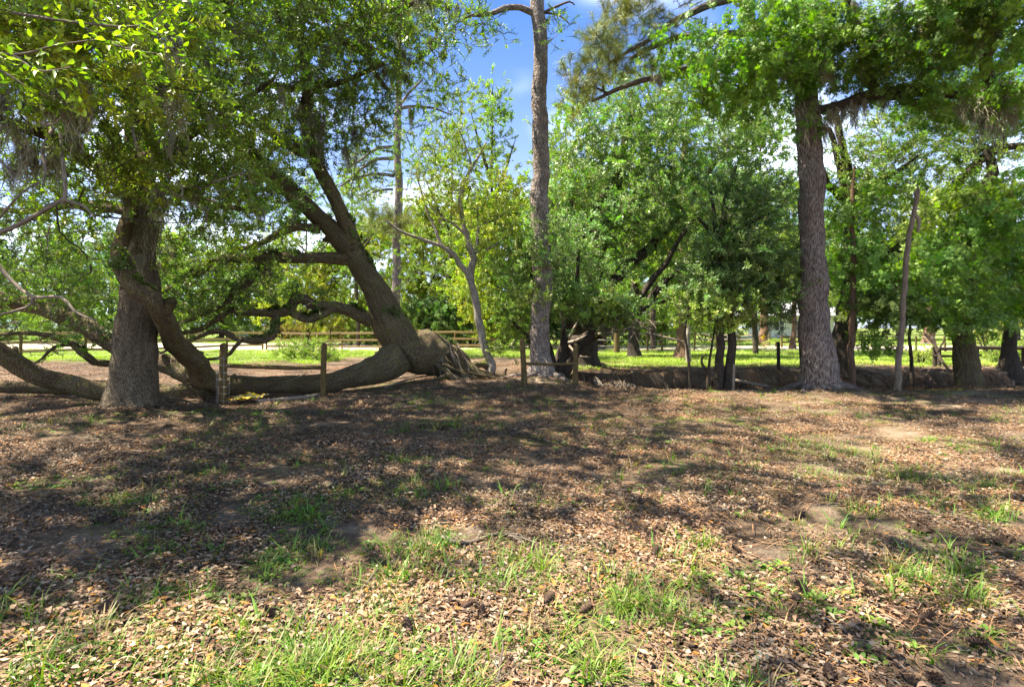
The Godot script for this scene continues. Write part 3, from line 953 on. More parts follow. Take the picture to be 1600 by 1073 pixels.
# ---------- posts, rails and small things
func post(called: String, label: String, px: float, d: float, h: float, r: float, lean: Vector2, group := "", material: Material = null) -> void:
	var at := G(px, d)
	var t := thing(called, label, "post", at, group)
	var m := MB.new()
	var top := Vector3(lean.x, h, lean.y)
	m.tube(PackedVector3Array([Vector3(0, -0.2, 0), top * 0.3, top * 0.65, top * 0.97, top]), PackedFloat32Array([r * 1.05, r, r * 0.97, r * 0.95, r * 0.8]), 12, nz2, 0.1, 12.0, Vector2(0.2, 0.8))
	put("shaft", m.done(), material if material else M.timber, t)
	var cap := MB.new()
	cap.tube(PackedVector3Array([top, top + Vector3(0, r * 0.12, 0)]), PackedFloat32Array([r * 0.8, r * 0.35]), 12, nz2, 0.0, 1.0, Vector2(0.2, 0.8))
	put("end_grain", cap.done(), M.deadwood, t)

func rail(called: String, label: String, a: Vector3, b: Vector3, r: float, material: Material, category := "rail") -> void:
	var mid := a.lerp(b, 0.5)
	var s := spline([[a, r], [a.lerp(b, 0.35) - Vector3(0, 0.015, 0), r * 0.95], [a.lerp(b, 0.7) - Vector3(0, 0.02, 0), r], [b, r * 0.9]], 0.15)
	var m := MB.new()
	m.tube(s[0], s[1], 9, nz2, 0.18, 10.0, Vector2(0.2, 0.8))
	var o := put(called, m.done(mid), material, self, Transform3D(Basis(), mid))
	describe(o, label, category)

func board_fence(label: String, a: Vector3, b: Vector3, spacing: float, heights: Array, material: Material, post_h := 1.25, group := "") -> void:
	var at := Vector3(a.x, ht(a.x, -a.z), a.z)
	var t := thing("board_fence", label, "fence", at, group)
	var n := maxi(1, int(roundf(a.distance_to(b) / spacing)))
	var pm := MB.new()
	pm.box(Vector3(0, post_h * 0.5 - 0.1, 0), Vector3(0.11, 0.11, post_h + 0.2), Basis(Vector3.RIGHT, PI / 2), 0.02, 0.004, rng)
	var pmesh := pm.done()
	var spots: Array[Vector3] = []
	for i in n + 1:
		var p := a.lerp(b, float(i) / n)
		p.y = ht(p.x, -p.z)
		spots.append(p)
		put("post", pmesh, M.timber, t, Transform3D(Basis.from_euler(Vector3(rng.randf_range(-0.03, 0.03), rng.randf() * 0.3, rng.randf_range(-0.03, 0.03))), p - at))
	for i in n:
		for h in heights:
			var p := spots[i] + Vector3(0, h + rng.randf_range(-0.02, 0.02), 0.07)
			var q := spots[i + 1] + Vector3(0, h + rng.randf_range(-0.02, 0.02), 0.07)
			var m := MB.new()
			m.box(Vector3.ZERO, Vector3(0.035, 0.13, p.distance_to(q) + (0.04 if i % 2 else -0.01)), Basis.looking_at((q - p).normalized()), 0.006, 0.003, rng)
			put("board", m.done(), material, t, Transform3D(Basis(), p.lerp(q, 0.5) - at))

func wire_fence(label: String, list: Array, h: float, group := "") -> void:
	var at := G(list[0][0], list[0][1])
	var t := thing("wire_fence", label, "fence", at, group)
	var m := MB.new()
	m.tube(PackedVector3Array([Vector3(0, -0.2, 0), Vector3(0, h, 0)]), PackedFloat32Array([0.06, 0.055]), 8, nz2, 0.1, 10.0, Vector2(0.2, 0.8))
	var pm := m.done()
	for i in list.size():
		var p := G(list[i][0], list[i][1])
		put("post", pm, M.timber, t, Transform3D(Basis.from_euler(Vector3(rng.randf_range(-0.05, 0.05), 0, rng.randf_range(-0.05, 0.05))), p - at))
		if i:
			var q := G(list[i - 1][0], list[i - 1][1])
			for hh in [0.3, 0.6, 0.95]:
				var w := MB.new()
				w.tube(PackedVector3Array([p + Vector3(0, hh * h, 0), p.lerp(q, 0.5) + Vector3(0, hh * h - 0.02, 0), q + Vector3(0, hh * h, 0)]), PackedFloat32Array([0.006, 0.006, 0.006]), 4, nz2, 0.0, 1.0, Vector2.ONE)
				put("wire", w.done(at), M.wire, t)

func fallen_stick(label: String, list: Array, r: float, forks := 2, called := "fallen_stick") -> void:
	var ctrl := []
	for i in list.size():
		var p := ground_at(list[i][0], list[i][1])
		p.y += r * 0.8 + (list[i][2] if list[i].size() > 2 else 0.0)
		ctrl.append([p, r * (1.0 - 0.6 * i / list.size())])
	var base: Vector3 = ctrl[0][0]
	var t := thing(called, label, "branch", base)
	var s := spline(ctrl, 0.06)
	var pts: PackedVector3Array = s[0]
	var m := MB.new()
	for i in range(1, pts.size()):
		pts[i] += Vector3(rng.randfn(), absf(rng.randfn()) * 0.5, rng.randfn()) * r * 0.35
	m.tube(pts, s[1], 7, nz2, 0.2, 40.0, Vector2(0.1, 0.5))
	put("stem", m.done(base), M.deadwood, t)
	for k in forks:
		var i := int(pts.size() * rng.randf_range(0.3, 0.85))
		var dir := (pts[mini(i + 1, pts.size() - 1)] - pts[i - 1]).normalized()
		var side := dir.rotated(Vector3.UP, rng.randf_range(0.5, 1.0) * (1 if k % 2 else -1)) + Vector3(0, 0.12, 0)
		var l := rng.randf_range(0.12, 0.3) * (1.0 + r * 20.0)
		var f := MB.new()
		f.tube(PackedVector3Array([pts[i], pts[i] + side * l * 0.5, pts[i] + side * l + Vector3(0, -0.02, 0)]), PackedFloat32Array([r * 0.5, r * 0.38, r * 0.15]), 5, nz2, 0.0, 1.0, Vector2(0.1, 0.5))
		put("fork", f.done(base), M.deadwood, t)

func make_cone_mesh() -> ArrayMesh:
	var m := MB.new()
	m.tube(PackedVector3Array([Vector3(0, 0, 0), Vector3(0, 0.03, 0), Vector3(0, 0.07, 0), Vector3(0, 0.1, 0)]), PackedFloat32Array([0.014, 0.022, 0.017, 0.005]), 8, nz2, 0.0, 1.0, Vector2.ONE)
	for k in 46:
		var u := k / 46.0
		var a := k * 2.4
		var out := Vector3(cos(a), 0.35 + u * 0.9, sin(a)).normalized()
		var r := 0.016 + 0.012 * sin(PI * minf(u * 1.1 + 0.12, 1.0))
		m.leaf(Vector3(cos(a) * 0.008, 0.006 + u * 0.088, sin(a) * 0.008), out, Vector3.UP, r + 0.012, 0.019, 1.0, Color.WHITE, true)
	return m.done()

func make_clod_mesh(seed_: int) -> ArrayMesh:
	var m := MB.new()
	var rows := 9
	var cols := 17
	for i in rows:
		var u := float(i) / (rows - 1)
		for j in cols:
			var a := TAU * (j % (cols - 1)) / (cols - 1)
			var q := Vector3(cos(a) * sin(u * PI / 2.0), cos(u * PI / 2.0), sin(a) * sin(u * PI / 2.0))
			var k := q * 60.0 + Vector3.ONE * seed_ * 31.0
			var r := 1.0 + 0.5 * nz.get_noise_3d(k.x, k.y, k.z) + 0.8 * nz2.get_noise_3d(k.x * 2.5, k.y * 2.5, k.z * 2.5)
			m.v.append(q * Vector3(0.095, 0.05, 0.08) * r - Vector3(0, 0.012, 0))
			m.uv.append(Vector2(u, a))
	for i in rows:
		for j in cols:
			var jl := j - 1 if j > 0 else cols - 2
			var jr := j + 1 if j < cols - 1 else 1
			var du := m.v[i * cols + jr] - m.v[i * cols + jl]
			var dv := m.v[mini(i + 1, rows - 1) * cols + j] - m.v[maxi(i - 1, 0) * cols + j]
			var nn := dv.cross(du)
			m.n.append(nn.normalized() if nn.length() > 1e-9 else Vector3.UP)
	for i in rows - 1:
		for j in cols - 1:
			var a := i * cols + j
			m.idx.append_array(PackedInt32Array([a, a + 1, a + cols, a + 1, a + cols + 1, a + cols]))
	return m.done()

# ---------- the trees in the photograph
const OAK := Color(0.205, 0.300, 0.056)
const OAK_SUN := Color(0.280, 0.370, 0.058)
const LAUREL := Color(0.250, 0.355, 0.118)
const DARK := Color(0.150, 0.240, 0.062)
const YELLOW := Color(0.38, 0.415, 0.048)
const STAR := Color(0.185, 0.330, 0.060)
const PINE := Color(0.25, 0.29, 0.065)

func left_oak() -> void:
	var t := start_tree("oak_tree", "big straight-trunked oak at left with ridged grey bark and moss-hung leafy crown", G(212, 9.9), M.oak, Vector2(0.5, 2.4))
	var b := t.base
	limb(t, "trunk", [[b + Vector3(0, -0.25, 0), 0.42], [b + Vector3(0, 0.15, 0), 0.39], [b + Vector3(0.0, 0.5, 0), 0.355], [b + Vector3(0.03, 1.3, 0), 0.335], [P(216, 430, 9.9), 0.32], [P(215, 330, 9.9), 0.28], [P(220, 230, 9.9), 0.23], [P(224, 110, 9.8), 0.2], [P(215, -60, 9.7), 0.16], [P(230, -260, 9.6), 0.1], [P(240, -420, 9.5), 0.05]], 22, 0.10, 0.13, 0.55, 6, 0.32)
	roots_around(t, 7, 0.75, 0.11)
	limb(t, "limb", px_ctrl([[216, 300, 9.8, 14], [150, 260, 8.9, 11], [80, 215, 7.6, 9], [10, 190, 6.6, 8], [-90, 150, 5.6, 7]]), 9)
	limb(t, "limb", px_ctrl([[222, 250, 9.7, 11], [270, 222, 9.3, 8], [330, 190, 8.8, 6], [390, 150, 8.4, 4], [430, 120, 8.2, 2]]), 9)
	limb(t, "limb", px_ctrl([[222, 200, 9.7, 12], [190, 130, 8.6, 9], [150, 60, 7.4, 7], [110, -60, 6.2, 6], [70, -300, 4.6, 6]]), 9)
	limb(t, "limb", px_ctrl([[224, 160, 9.7, 11], [300, 80, 8.8, 8], [380, -40, 7.8, 7], [480, -260, 6.4, 6], [640, -600, 5.2, 5]]), 9)
	limb(t, "limb", px_ctrl([[215, 330, 9.9, 12], [165, 325, 10.3, 9], [110, 320, 10.8, 7], [40, 330, 11.2, 5], [-40, 325, 11.6, 4]]), 8)
	limb(t, "limb", px_ctrl([[222, 300, 9.9, 11], [280, 300, 10.2, 7], [340, 320, 10.4, 5], [400, 330, 10.6, 3]]), 8)
	# bare pale twigs that hang in front of the crown
	for e in [[[30, 175, 6.0, 2.2], [78, 195, 5.7, 3], [100, 180, 5.4, 2], [130, 165, 5.2, 1]], [[85, 196, 5.6, 3.4], [66, 235, 5.3, 2.8], [70, 262, 5.2, 2.2], [66, 290, 5.1, 1.2]], [[92, 200, 5.6, 2.4], [98, 250, 5.3, 3.2], [100, 300, 5.2, 3.4], [96, 318, 5.2, 3]], [[-20, 372, 5.4, 4], [40, 345, 5.3, 3.6], [80, 322, 5.2, 3.2], [98, 310, 5.2, 2.4]], [[100, 312, 5.2, 2.4], [130, 322, 5.1, 2], [148, 340, 5.0, 1.2]], [[-10, 240, 4.6, 2], [10, 262, 4.5, 2], [20, 282, 4.5, 1]], [[-10, 350, 4.8, 2.4], [35, 300, 4.7, 1.6], [62, 285, 4.7, 0.9]], [[205, 190, 7.2, 2.4], [210, 220, 7.0, 2.2], [216, 240, 7.0, 1.2]], [[-20, 395, 7.6, 3], [20, 440, 7.6, 3], [52, 464, 7.5, 3], [95, 465, 7.4, 2.4], [120, 488, 7.3, 2], [150, 500, 7.2, 1]], [[52, 464, 7.5, 2.8], [40, 480, 7.5, 2.4], [-10, 494, 7.5, 2]]]:
		limb(t, "dead_twig", px_ctrl(e), 6, 0.1, 0.08).material_override = M.deadwood
	foliage(t, "oak", [
		E(60, 60, 7.0, 110, 70, 1.1, 31, 7, 0.44, 0.9, OAK), E(170, 70, 7.2, 120, 75, 1.3, 36, 7, 0.44, 0.9, OAK_SUN), E(300, 70, 7.5, 120, 80, 1.4, 36, 7, 0.47, 0.9, OAK_SUN), E(390, 90, 8.0, 90, 90, 1.2, 24, 7, 0.47, 0.9, OAK),
		E(50, 160, 6.6, 100, 50, 1.0, 26, 7, 0.39, 0.85, OAK_SUN), E(190, 170, 7.6, 130, 60, 1.2, 31, 7, 0.44, 0.9, OAK), E(330, 190, 8.2, 120, 70, 1.3, 34, 7, 0.47, 0.9, OAK_SUN), E(290, 270, 9.0, 110, 50, 1.2, 29, 7, 0.44, 0.95, OAK), E(190, 290, 8.4, 70, 40, 0.8, 14, 5, 0.39, 0.85, OAK_SUN),
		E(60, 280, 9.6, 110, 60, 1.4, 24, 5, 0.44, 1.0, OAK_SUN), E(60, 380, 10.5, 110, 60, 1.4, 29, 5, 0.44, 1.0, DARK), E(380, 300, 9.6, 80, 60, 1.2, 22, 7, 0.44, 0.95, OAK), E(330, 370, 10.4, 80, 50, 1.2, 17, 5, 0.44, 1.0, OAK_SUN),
		W(-4.5, 7.5, 8.0, 3.5, 1.3, 3.0, 85, 9, 0.65, 1.5, OAK), W(-2.5, 7.2, 5.5, 2.0, 0.9, 1.6, 22, 8, 0.65, 1.5, OAK), W(-7.5, 7.0, 6.0, 3.0, 1.3, 3.0, 66, 8, 0.65, 1.5, OAK), W(-5.0, 10.5, 9.5, 4.0, 2.0, 3.0, 74, 8, 0.78, 1.6, OAK), W(-6.2, 6.9, 4.3, 2.0, 0.7, 0.9, 34, 9, 0.5, 1.3, OAK), W(-7.6, 7.0, 3.3, 1.8, 0.6, 0.5, 20, 9, 0.45, 1.3, OAK), W(-13.5, 8.0, 11.5, 3.0, 1.4, 2.6, 44, 10, 0.65, 1.5, OAK), W(-0.6, 8.1, 5.6, 1.7, 0.5, 0.6, 18, 9, 0.5, 1.3, OAK), W(-2.9, 8.0, 3.2, 0.6, 0.35, 0.3, 8, 9, 0.3, 1.2, OAK), W(-1.3, 8.0, 3.75, 0.7, 0.35, 0.25, 8, 9, 0.3, 1.2, OAK), W(1.6, 8.6, 6.9, 1.4, 0.5, 0.5, 14, 9, 0.45, 1.3, OAK), W(-8.3, 6.6, 3.9, 2.6, 0.9, 1.1, 44, 9, 0.6, 1.4, OAK), W(-10.5, 7.2, 4.2, 2.4, 0.9, 1.2, 36, 9, 0.6, 1.4, OAK), W(-12.5, 7.0, 8.5, 3.0, 1.4, 3.0, 52, 9, 0.65, 1.5, OAK), W(-10.5, 6.6, 5.5, 2.6, 1.2, 2.2, 40, 9, 0.65, 1.5, OAK), W(-9.5, 6.5, 9.0, 2.5, 2.0, 2.6, 44, 7, 0.65, 1.5, OAK)])  # these overhead clumps, mostly out of view, are placed to shade the ground
	foliage(t, "near", [E(40, 60, 4.4, 90, 60, 0.5, 17, 5, 0.21, 0.8, YELLOW), E(160, 80, 4.8, 120, 50, 0.6, 22, 5, 0.23, 0.8, YELLOW), E(280, 60, 5.4, 80, 60, 0.6, 17, 5, 0.26, 0.8, OAK_SUN), E(60, 150, 5.0, 80, 30, 0.4, 11, 5, 0.21, 0.75, OAK_SUN), E(230, 150, 6.0, 110, 40, 0.6, 17, 5, 0.26, 0.8, OAK_SUN), E(215, 290, 8.2, 60, 24, 0.4, 10, 5, 0.26, 0.75, YELLOW), E(120, 260, 7.6, 110, 60, 0.8, 22, 5, 0.3, 0.8, OAK_SUN), E(300, 250, 7.8, 120, 60, 0.8, 24, 5, 0.3, 0.8, OAK_SUN), E(360, 330, 8.6, 80, 40, 0.7, 14, 5, 0.3, 0.8, OAK), E(60, 340, 7.8, 80, 50, 0.7, 12, 5, 0.3, 0.8, OAK_SUN), E(20, 15, 4.2, 110, 30, 0.5, 12, 5, 0.23, 0.8, OAK_SUN)], "near_leaves")
	# the nearest spray, whose leaves can be told apart
	var spray := MB.new()
	var lvs: Array[ArrayMesh] = []
	for k in 9:
		var lm := MB.new()
		var g := rng.randf_range(0.65, 1.2)
		lm.leaf(Vector3.ZERO, Vector3(0, 0, -1), Vector3.UP, rng.randf_range(0.05, 0.074), rng.randf_range(0.022, 0.031), rng.randf_range(-1.0, 2.5), Color(0.34 * g, 0.40 * g, 0.05 * g) if k % 3 else Color(0.18 * g, 0.28 * g, 0.05 * g))
		lvs.append(lm.done())
	var stems := [[[-80, 70, 3.6, 3.00], [20, 85, 3.4, 2.00], [90, 70, 3.3, 1.50], [150, 62, 3.3, 0.75]], [[20, 85, 3.4, 2.00], [60, 110, 3.3, 1.50], [110, 105, 3.2, 0.75]], [[-80, 80, 3.7, 2.50], [0, 110, 3.4, 1.50], [40, 135, 3.3, 0.75]], [[20, 20, 3.9, 2.50], [120, 35, 3.7, 1.75], [215, 40, 3.6, 1.25], [260, 10, 3.6, 0.75]], [[120, 35, 3.7, 1.50], [180, 70, 3.6, 1.20], [250, 85, 3.5, 0.70]], [[215, 40, 3.6, 1.25], [260, 60, 3.5, 0.80], [275, 95, 3.5, 0.50]]]
	var near_branch := MeshInstance3D.new()
	near_branch.name = "leafy_spray"
	t.node.add_child(near_branch, true)
	for e in stems:
		var s := spline(px_ctrl(e), 0.06)
		spray.tube(s[0], s[1], 6, nz2, 0.1, 30.0, Vector2(0.1, 0.4))
		var pts: PackedVector3Array = s[0]
		for k in 48:
			var i := rng.randi_range(2, pts.size() - 1)
			var out := Vector3(rng.randfn(), rng.randfn() * 0.5, rng.randfn()).normalized()
			var at := pts[i] + out * rng.randf_range(0.0, 0.17)
			var bas := Basis.looking_at((out + Vector3(0, -0.15, 0)).normalized(), (Vector3.UP + Vector3(rng.randfn(), 0, rng.randfn()) * 0.5).normalized())
			put("leaf", lvs[k % 9], M.leaf, near_branch, Transform3D(bas, at - t.base))
	near_branch.mesh = spray.done(t.base)
	near_branch.material_override = M.twig
	for e in [[212, 335, 9.4, 75], [228, 345, 9.45, 60], [200, 350, 9.4, 50], [238, 330, 9.5, 80], [216, 395, 9.3, 40], [55, 215, 6.6, 110], [80, 230, 6.7, 70], [110, 200, 7.4, 60], [160, 210, 8.4, 90], [180, 240, 8.8, 80], [240, 215, 8.8, 70], [275, 215, 8.6, 50], [20, 250, 6.8, 60], [225, 280, 9.4, 50], [330, 175, 7.5, 40]]:
		moss_px(t, e[0], e[1], e[2], e[3])
	moss_along(t, 62, Vector3(-9, 2.8, 4.5), Vector3(-2, 7, 11), 0.6)
	loose_twigs(t, 46, 0, 170, 420, 430, 5.5, 9.5, 0.7)

func leaning_oak() -> void:
	var t := start_tree("leaning_oak", "toppled live oak leaning left from its upturned roots, with limbs along the ground", G(690, 14.0), M.mossy, Vector2(0.5, 1.7))
	limb(t, "trunk", px_ctrl([[742, 590, 14.5, 9], [716, 574, 14.3, 22], [690, 560, 14.1, 31], [660, 551, 13.9, 37], [632, 540, 13.6, 30], [607, 500, 13.4, 25], [585, 452, 13.2, 20], [558, 410, 13.1, 17.5], [534, 380, 13.0, 17], [506, 348, 12.9, 14], [474, 318, 12.7, 13], [440, 285, 12.4, 14], [405, 255, 12.1, 12], [370, 215, 11.6, 10], [310, 170, 10.9, 8], [240, 110, 10.2, 6]]), 22, 0.12, 0.12)
	limb(t, "limb", px_ctrl([[556, 400, 13.05, 15], [546, 370, 13.0, 13.5], [529, 328, 12.9, 12], [510, 285, 12.8, 11], [494, 250, 12.7, 10], [483, 205, 12.6, 9], [478, 150, 12.5, 9], [474, 95, 12.4, 8], [462, 50, 12.3, 8], [440, 0, 12.2, 9], [425, -70, 12.0, 8], [440, -180, 11.8, 6]]), 14)
	limb(t, "limb", px_ctrl([[630, 552, 13.5, 32], [600, 572, 13.1, 24], [560, 588, 12.7, 18], [520, 597, 12.4, 15], [480, 601, 12.2, 13.5], [440, 601, 12.1, 13], [400, 602, 12.0, 14], [360, 602, 11.9, 15], [330, 601, 11.9, 16]]), 16)
	limb(t, "limb", px_ctrl([[350, 602, 11.9, 16], [318, 588, 11.6, 17], [292, 556, 10.9, 16], [268, 522, 10.1, 14], [252, 492, 9.5, 14], [236, 466, 9.15, 15], [212, 452, 9.0, 13], [192, 430, 8.95, 12], [184, 400, 9.0, 11], [194, 360, 9.2, 11], [205, 310, 9.3, 9], [195, 250, 9.0, 7], [160, 190, 8.4, 5]]), 14)
	limb(t, "stub", px_ctrl([[252, 492, 9.5, 11], [262, 484, 9.35, 9], [267, 470, 9.25, 8]]), 9)
	limb(t, "limb", px_ctrl([[345, 602, 12.1, 15], [300, 588, 12.4, 17], [262, 570, 12.5, 16], [215, 558, 12.6, 15], [165, 532, 12.7, 14], [120, 502, 12.8, 16], [75, 482, 12.8, 14], [30, 474, 12.8, 13], [-40, 455, 12.8, 15], [-140, 420, 12.6, 11]]), 14)
	limb(t, "limb", px_ctrl([[360, 604, 12.2, 14], [290, 612, 11.6, 14], [215, 618, 11.0, 15], [165, 612, 10.8, 15], [100, 600, 10.6, 15], [50, 583, 10.3, 15], [10, 558, 10.0, 15], [-60, 510, 9.6, 13], [-150, 450, 9.2, 9]]), 14)
	limb(t, "limb", px_ctrl([[290, 610, 11.9, 9], [150, 606, 11.8, 11], [60, 606, 11.6, 10], [-20, 602, 11.5, 10], [-120, 596, 11.4, 8]]), 10)
	limb(t, "limb", px_ctrl([[578, 500, 13.3, 11], [548, 486, 13.0, 9], [522, 480, 12.8, 9], [498, 480, 12.6, 9], [474, 466, 12.4, 8], [458, 472, 12.3, 8], [450, 486, 12.2, 7], [430, 489, 12.1, 7], [400, 487, 12.0, 6], [355, 490, 11.9, 5], [310, 515, 11.9, 4], [270, 520, 11.9, 3]]), 10)
	limb(t, "limb", px_ctrl([[520, 482, 12.7, 7], [495, 496, 12.5, 7], [475, 499, 12.4, 6], [455, 488, 12.2, 6]]), 9)
	limb(t, "limb", px_ctrl([[432, 488, 12.1, 6], [430, 508, 12.0, 6], [422, 526, 11.9, 6], [402, 533, 11.8, 6], [370, 528, 11.7, 5], [335, 517, 11.6, 4], [290, 535, 11.6, 3], [250, 552, 11.6, 2]]), 9)
	limb(t, "limb", px_ctrl([[378, 530, 11.7, 3.4], [365, 545, 11.6, 3], [350, 558, 11.5, 2.6], [300, 562, 11.5, 2]]), 7)
	limb(t, "limb", px_ctrl([[545, 402, 13.0, 13], [510, 402, 12.8, 9], [475, 402, 12.6, 9], [430, 402, 12.4, 9], [385, 404, 12.2, 8], [345, 405, 12.1, 7], [305, 428, 12.0, 6], [275, 447, 11.9, 5], [245, 456, 11.9, 4]]), 10)
	limb(t, "limb", px_ctrl([[432, 403, 12.4, 5], [400, 432, 12.2, 5], [362, 466, 12.1, 5], [325, 488, 12.0, 4], [270, 507, 11.9, 3]]), 8)
	limb(t, "limb", px_ctrl([[500, 358, 12.8, 7], [462, 354, 12.7, 6], [434, 366, 12.6, 6], [410, 380, 12.5, 5], [370, 390, 12.4, 3]]), 8)
	limb(t, "limb", px_ctrl([[490, 240, 12.7, 9], [462, 235, 12.5, 8], [428, 212, 12.3, 7], [390, 180, 12.0, 5], [350, 150, 11.8, 3]]), 8)
	limb(t, "limb", px_ctrl([[476, 92, 12.4, 9], [490, 70, 12.4, 8], [515, 58, 12.4, 8], [545, 70, 12.4, 6], [570, 85, 12.4, 5], [582, 110, 12.4, 4], [606, 140, 12.4, 3]]), 9)
	limb(t, "limb", px_ctrl([[520, 58, 12.4, 6], [545, 35, 12.4, 5], [580, 20, 12.4, 5], [630, 12, 12.5, 4], [680, -20, 12.6, 3]]), 8)
	limb(t, "limb", px_ctrl([[486, 140, 12.5, 7], [515, 134, 12.4, 5], [550, 122, 12.4, 4], [600, 100, 12.4, 3]]), 8)
	limb(t, "limb", px_ctrl([[478, 130, 12.5, 6], [450, 140, 12.4, 5], [420, 128, 12.2, 4], [390, 90, 12.0, 3]]), 8)
	limb(t, "limb", px_ctrl([[240, 588, 12.9, 6], [170, 568, 12.6, 6], [150, 566, 12.4, 6], [128, 550, 12.2, 6], [108, 536, 12.1, 5], [70, 524, 12.0, 4], [30, 520, 12.0, 3], [-30, 528, 12.0, 2]]), 8)
	limb(t, "limb", px_ctrl([[112, 538, 12.1, 4], [85, 542, 12.0, 3], [66, 560, 11.9, 2.5], [52, 568, 11.9, 1.5]]), 7)
	# the torn root plate and the roots that still hold
	for e in [[[700, 550, 14.0, 14], [712, 563, 13.9, 11], [722, 578, 13.8, 9], [745, 588, 13.8, 7], [790, 594, 13.9, 5], [830, 596, 14.0, 3]], [[690, 548, 14.2, 12], [706, 552, 14.0, 10], [722, 568, 13.8, 8], [752, 586, 13.7, 5], [772, 592, 13.7, 3]], [[676, 560, 13.7, 9], [692, 574, 13.6, 7], [704, 586, 13.5, 5], [712, 594, 13.5, 3]], [[690, 535, 14.1, 10], [702, 540, 14.0, 8], [714, 556, 13.9, 7], [716, 575, 13.8, 5], [728, 592, 13.7, 3]], [[702, 548, 14.0, 4], [708, 543, 13.8, 4], [714, 548, 13.7, 4], [711, 557, 13.7, 3], [704, 560, 13.7, 2]], [[700, 580, 13.6, 4], [690, 589, 13.4, 3], [668, 595, 13.2, 2], [640, 597, 13.1, 1.2]], [[720, 578, 13.9, 9], [736, 574, 14.3, 7], [752, 570, 14.8, 5], [770, 580, 15.2, 4]]]:
		root_px(t, e)
	for k in 24:   # roots that fan out to the right and down into the soil
		var y0 := rng.randf_range(542, 576)
		var x1 := rng.randf_range(716, 800)
		var r0 := rng.randf_range(2.0, 4.6)
		var dd := rng.randf_range(13.5, 14.6)
		var dip := 594.0 - (dd - 13.5) * 6.0
		root_px(t, [[678, y0, dd, r0], [698 + rng.randf_range(-6, 6), y0 + rng.randf_range(2, 12), dd - 0.05, r0 * 0.85], [lerpf(700, x1, 0.45), lerpf(y0, dip, 0.72) + rng.randf_range(-5, 5), dd - 0.1, r0 * 0.6], [x1, dip - 1, dd - 0.15, r0 * 0.38], [x1 + rng.randf_range(10, 40), dip + 3, dd - 0.1, r0 * 0.2]])
	for k in 26:   # torn root hairs that trail over the plate
		var x := rng.randf_range(664, 716)
		limb(t, "root", px_ctrl([[x, 540 + rng.randf_range(-4, 10), 13.75, 1.1], [x + rng.randf_range(2, 12), 556 + rng.randf_range(-4, 8), 13.6, 1.0], [x + rng.randf_range(8, 26), 578 + rng.randf_range(-6, 6), 13.55, 0.8], [x + rng.randf_range(10, 44), 593, 13.4, 0.4]]), 5, 0.1, 0.15).material_override = M.deadwood if k % 3 == 0 else M.mossy
	knots(t, 30, 0.11)
	fern(t, 560, 0.07, 0.7)
	foliage(t, "oak", [
		E(450, 60, 12.2, 70, 80, 1.6, 29, 9, 0.59, 1.1, OAK), E(400, 130, 12.0, 80, 80, 1.8, 31, 9, 0.59, 1.1, OAK), E(540, 90, 12.4, 80, 70, 1.6, 31, 9, 0.59, 1.1, OAK), E(600, 130, 12.5, 80, 70, 1.6, 29, 9, 0.59, 1.1, OAK), E(640, 50, 12.6, 80, 60, 1.6, 24, 8, 0.59, 1.1, OAK), E(560, 190, 12.6, 70, 60, 1.4, 22, 8, 0.55, 1.1, OAK), E(690, 25, 12.6, 60, 40, 1.3, 14, 7, 0.52, 1.0, OAK), E(560, 20, 12.4, 100, 40, 1.6, 22, 9, 0.59, 1.1, OAK),
		E(540, 240, 12.8, 60, 50, 1.2, 12, 7, 0.52, 1.0, OAK), E(420, 200, 12.0, 80, 60, 1.6, 26, 9, 0.59, 1.1, OAK), E(360, 260, 11.6, 90, 60, 1.6, 26, 9, 0.55, 1.05, OAK), E(400, 300, 12.4, 60, 60, 1.2, 14, 7, 0.52, 1.0, OAK), E(330, 340, 12.0, 110, 70, 1.6, 31, 8, 0.55, 1.1, OAK),
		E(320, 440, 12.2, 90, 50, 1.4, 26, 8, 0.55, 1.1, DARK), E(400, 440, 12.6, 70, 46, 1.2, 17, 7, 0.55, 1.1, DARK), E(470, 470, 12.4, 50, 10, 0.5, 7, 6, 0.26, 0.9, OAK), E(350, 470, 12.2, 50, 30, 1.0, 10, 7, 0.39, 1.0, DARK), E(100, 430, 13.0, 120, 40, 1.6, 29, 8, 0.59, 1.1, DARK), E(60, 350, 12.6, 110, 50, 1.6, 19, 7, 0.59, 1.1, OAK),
		W(-5.5, 8.6, 11.0, 3.2, 1.3, 3.0, 63, 8, 0.78, 1.6, OAK)])  # overhead clump, mostly above the view, put in for ground shade
	for e in [[488, 165, 12.3, 95], [480, 185, 12.25, 80], [495, 180, 12.3, 70], [470, 160, 12.3, 60], [452, 150, 12.3, 50], [440, 0, 12.0, 30], [565, 50, 12.3, 40], [575, 70, 12.3, 40], [545, 130, 12.4, 30], [508, 150, 12.4, 40], [440, 360, 12.6, 25], [520, 60, 12.3, 26], [700, 0, 12.5, 34], [715, 5, 12.5, 30]]:
		moss_px(t, e[0], e[1], e[2], e[3])
	moss_along(t, 50, Vector3(-9, 2.6, 8), Vector3(0, 9.5, 14), 0.7)
	foliage(t, "oak", [E(70, 455, 11.6, 110, 40, 0.9, 18, 7, 0.35, 0.95, OAK), E(120, 520, 11.8, 110, 24, 0.8, 9, 5, 0.3, 0.9, DARK), E(300, 470, 11.4, 60, 50, 0.8, 12, 6, 0.32, 0.95, OAK), E(420, 430, 12.0, 60, 30, 0.8, 10, 6, 0.32, 0.95, OAK)], "low_sprays")
	loose_twigs(t, 46, 240, 380, 540, 540, 11.5, 13.0, 0.8)
	loose_twigs(t, 46, 0, 440, 180, 560, 12.0, 13.2, 0.8)

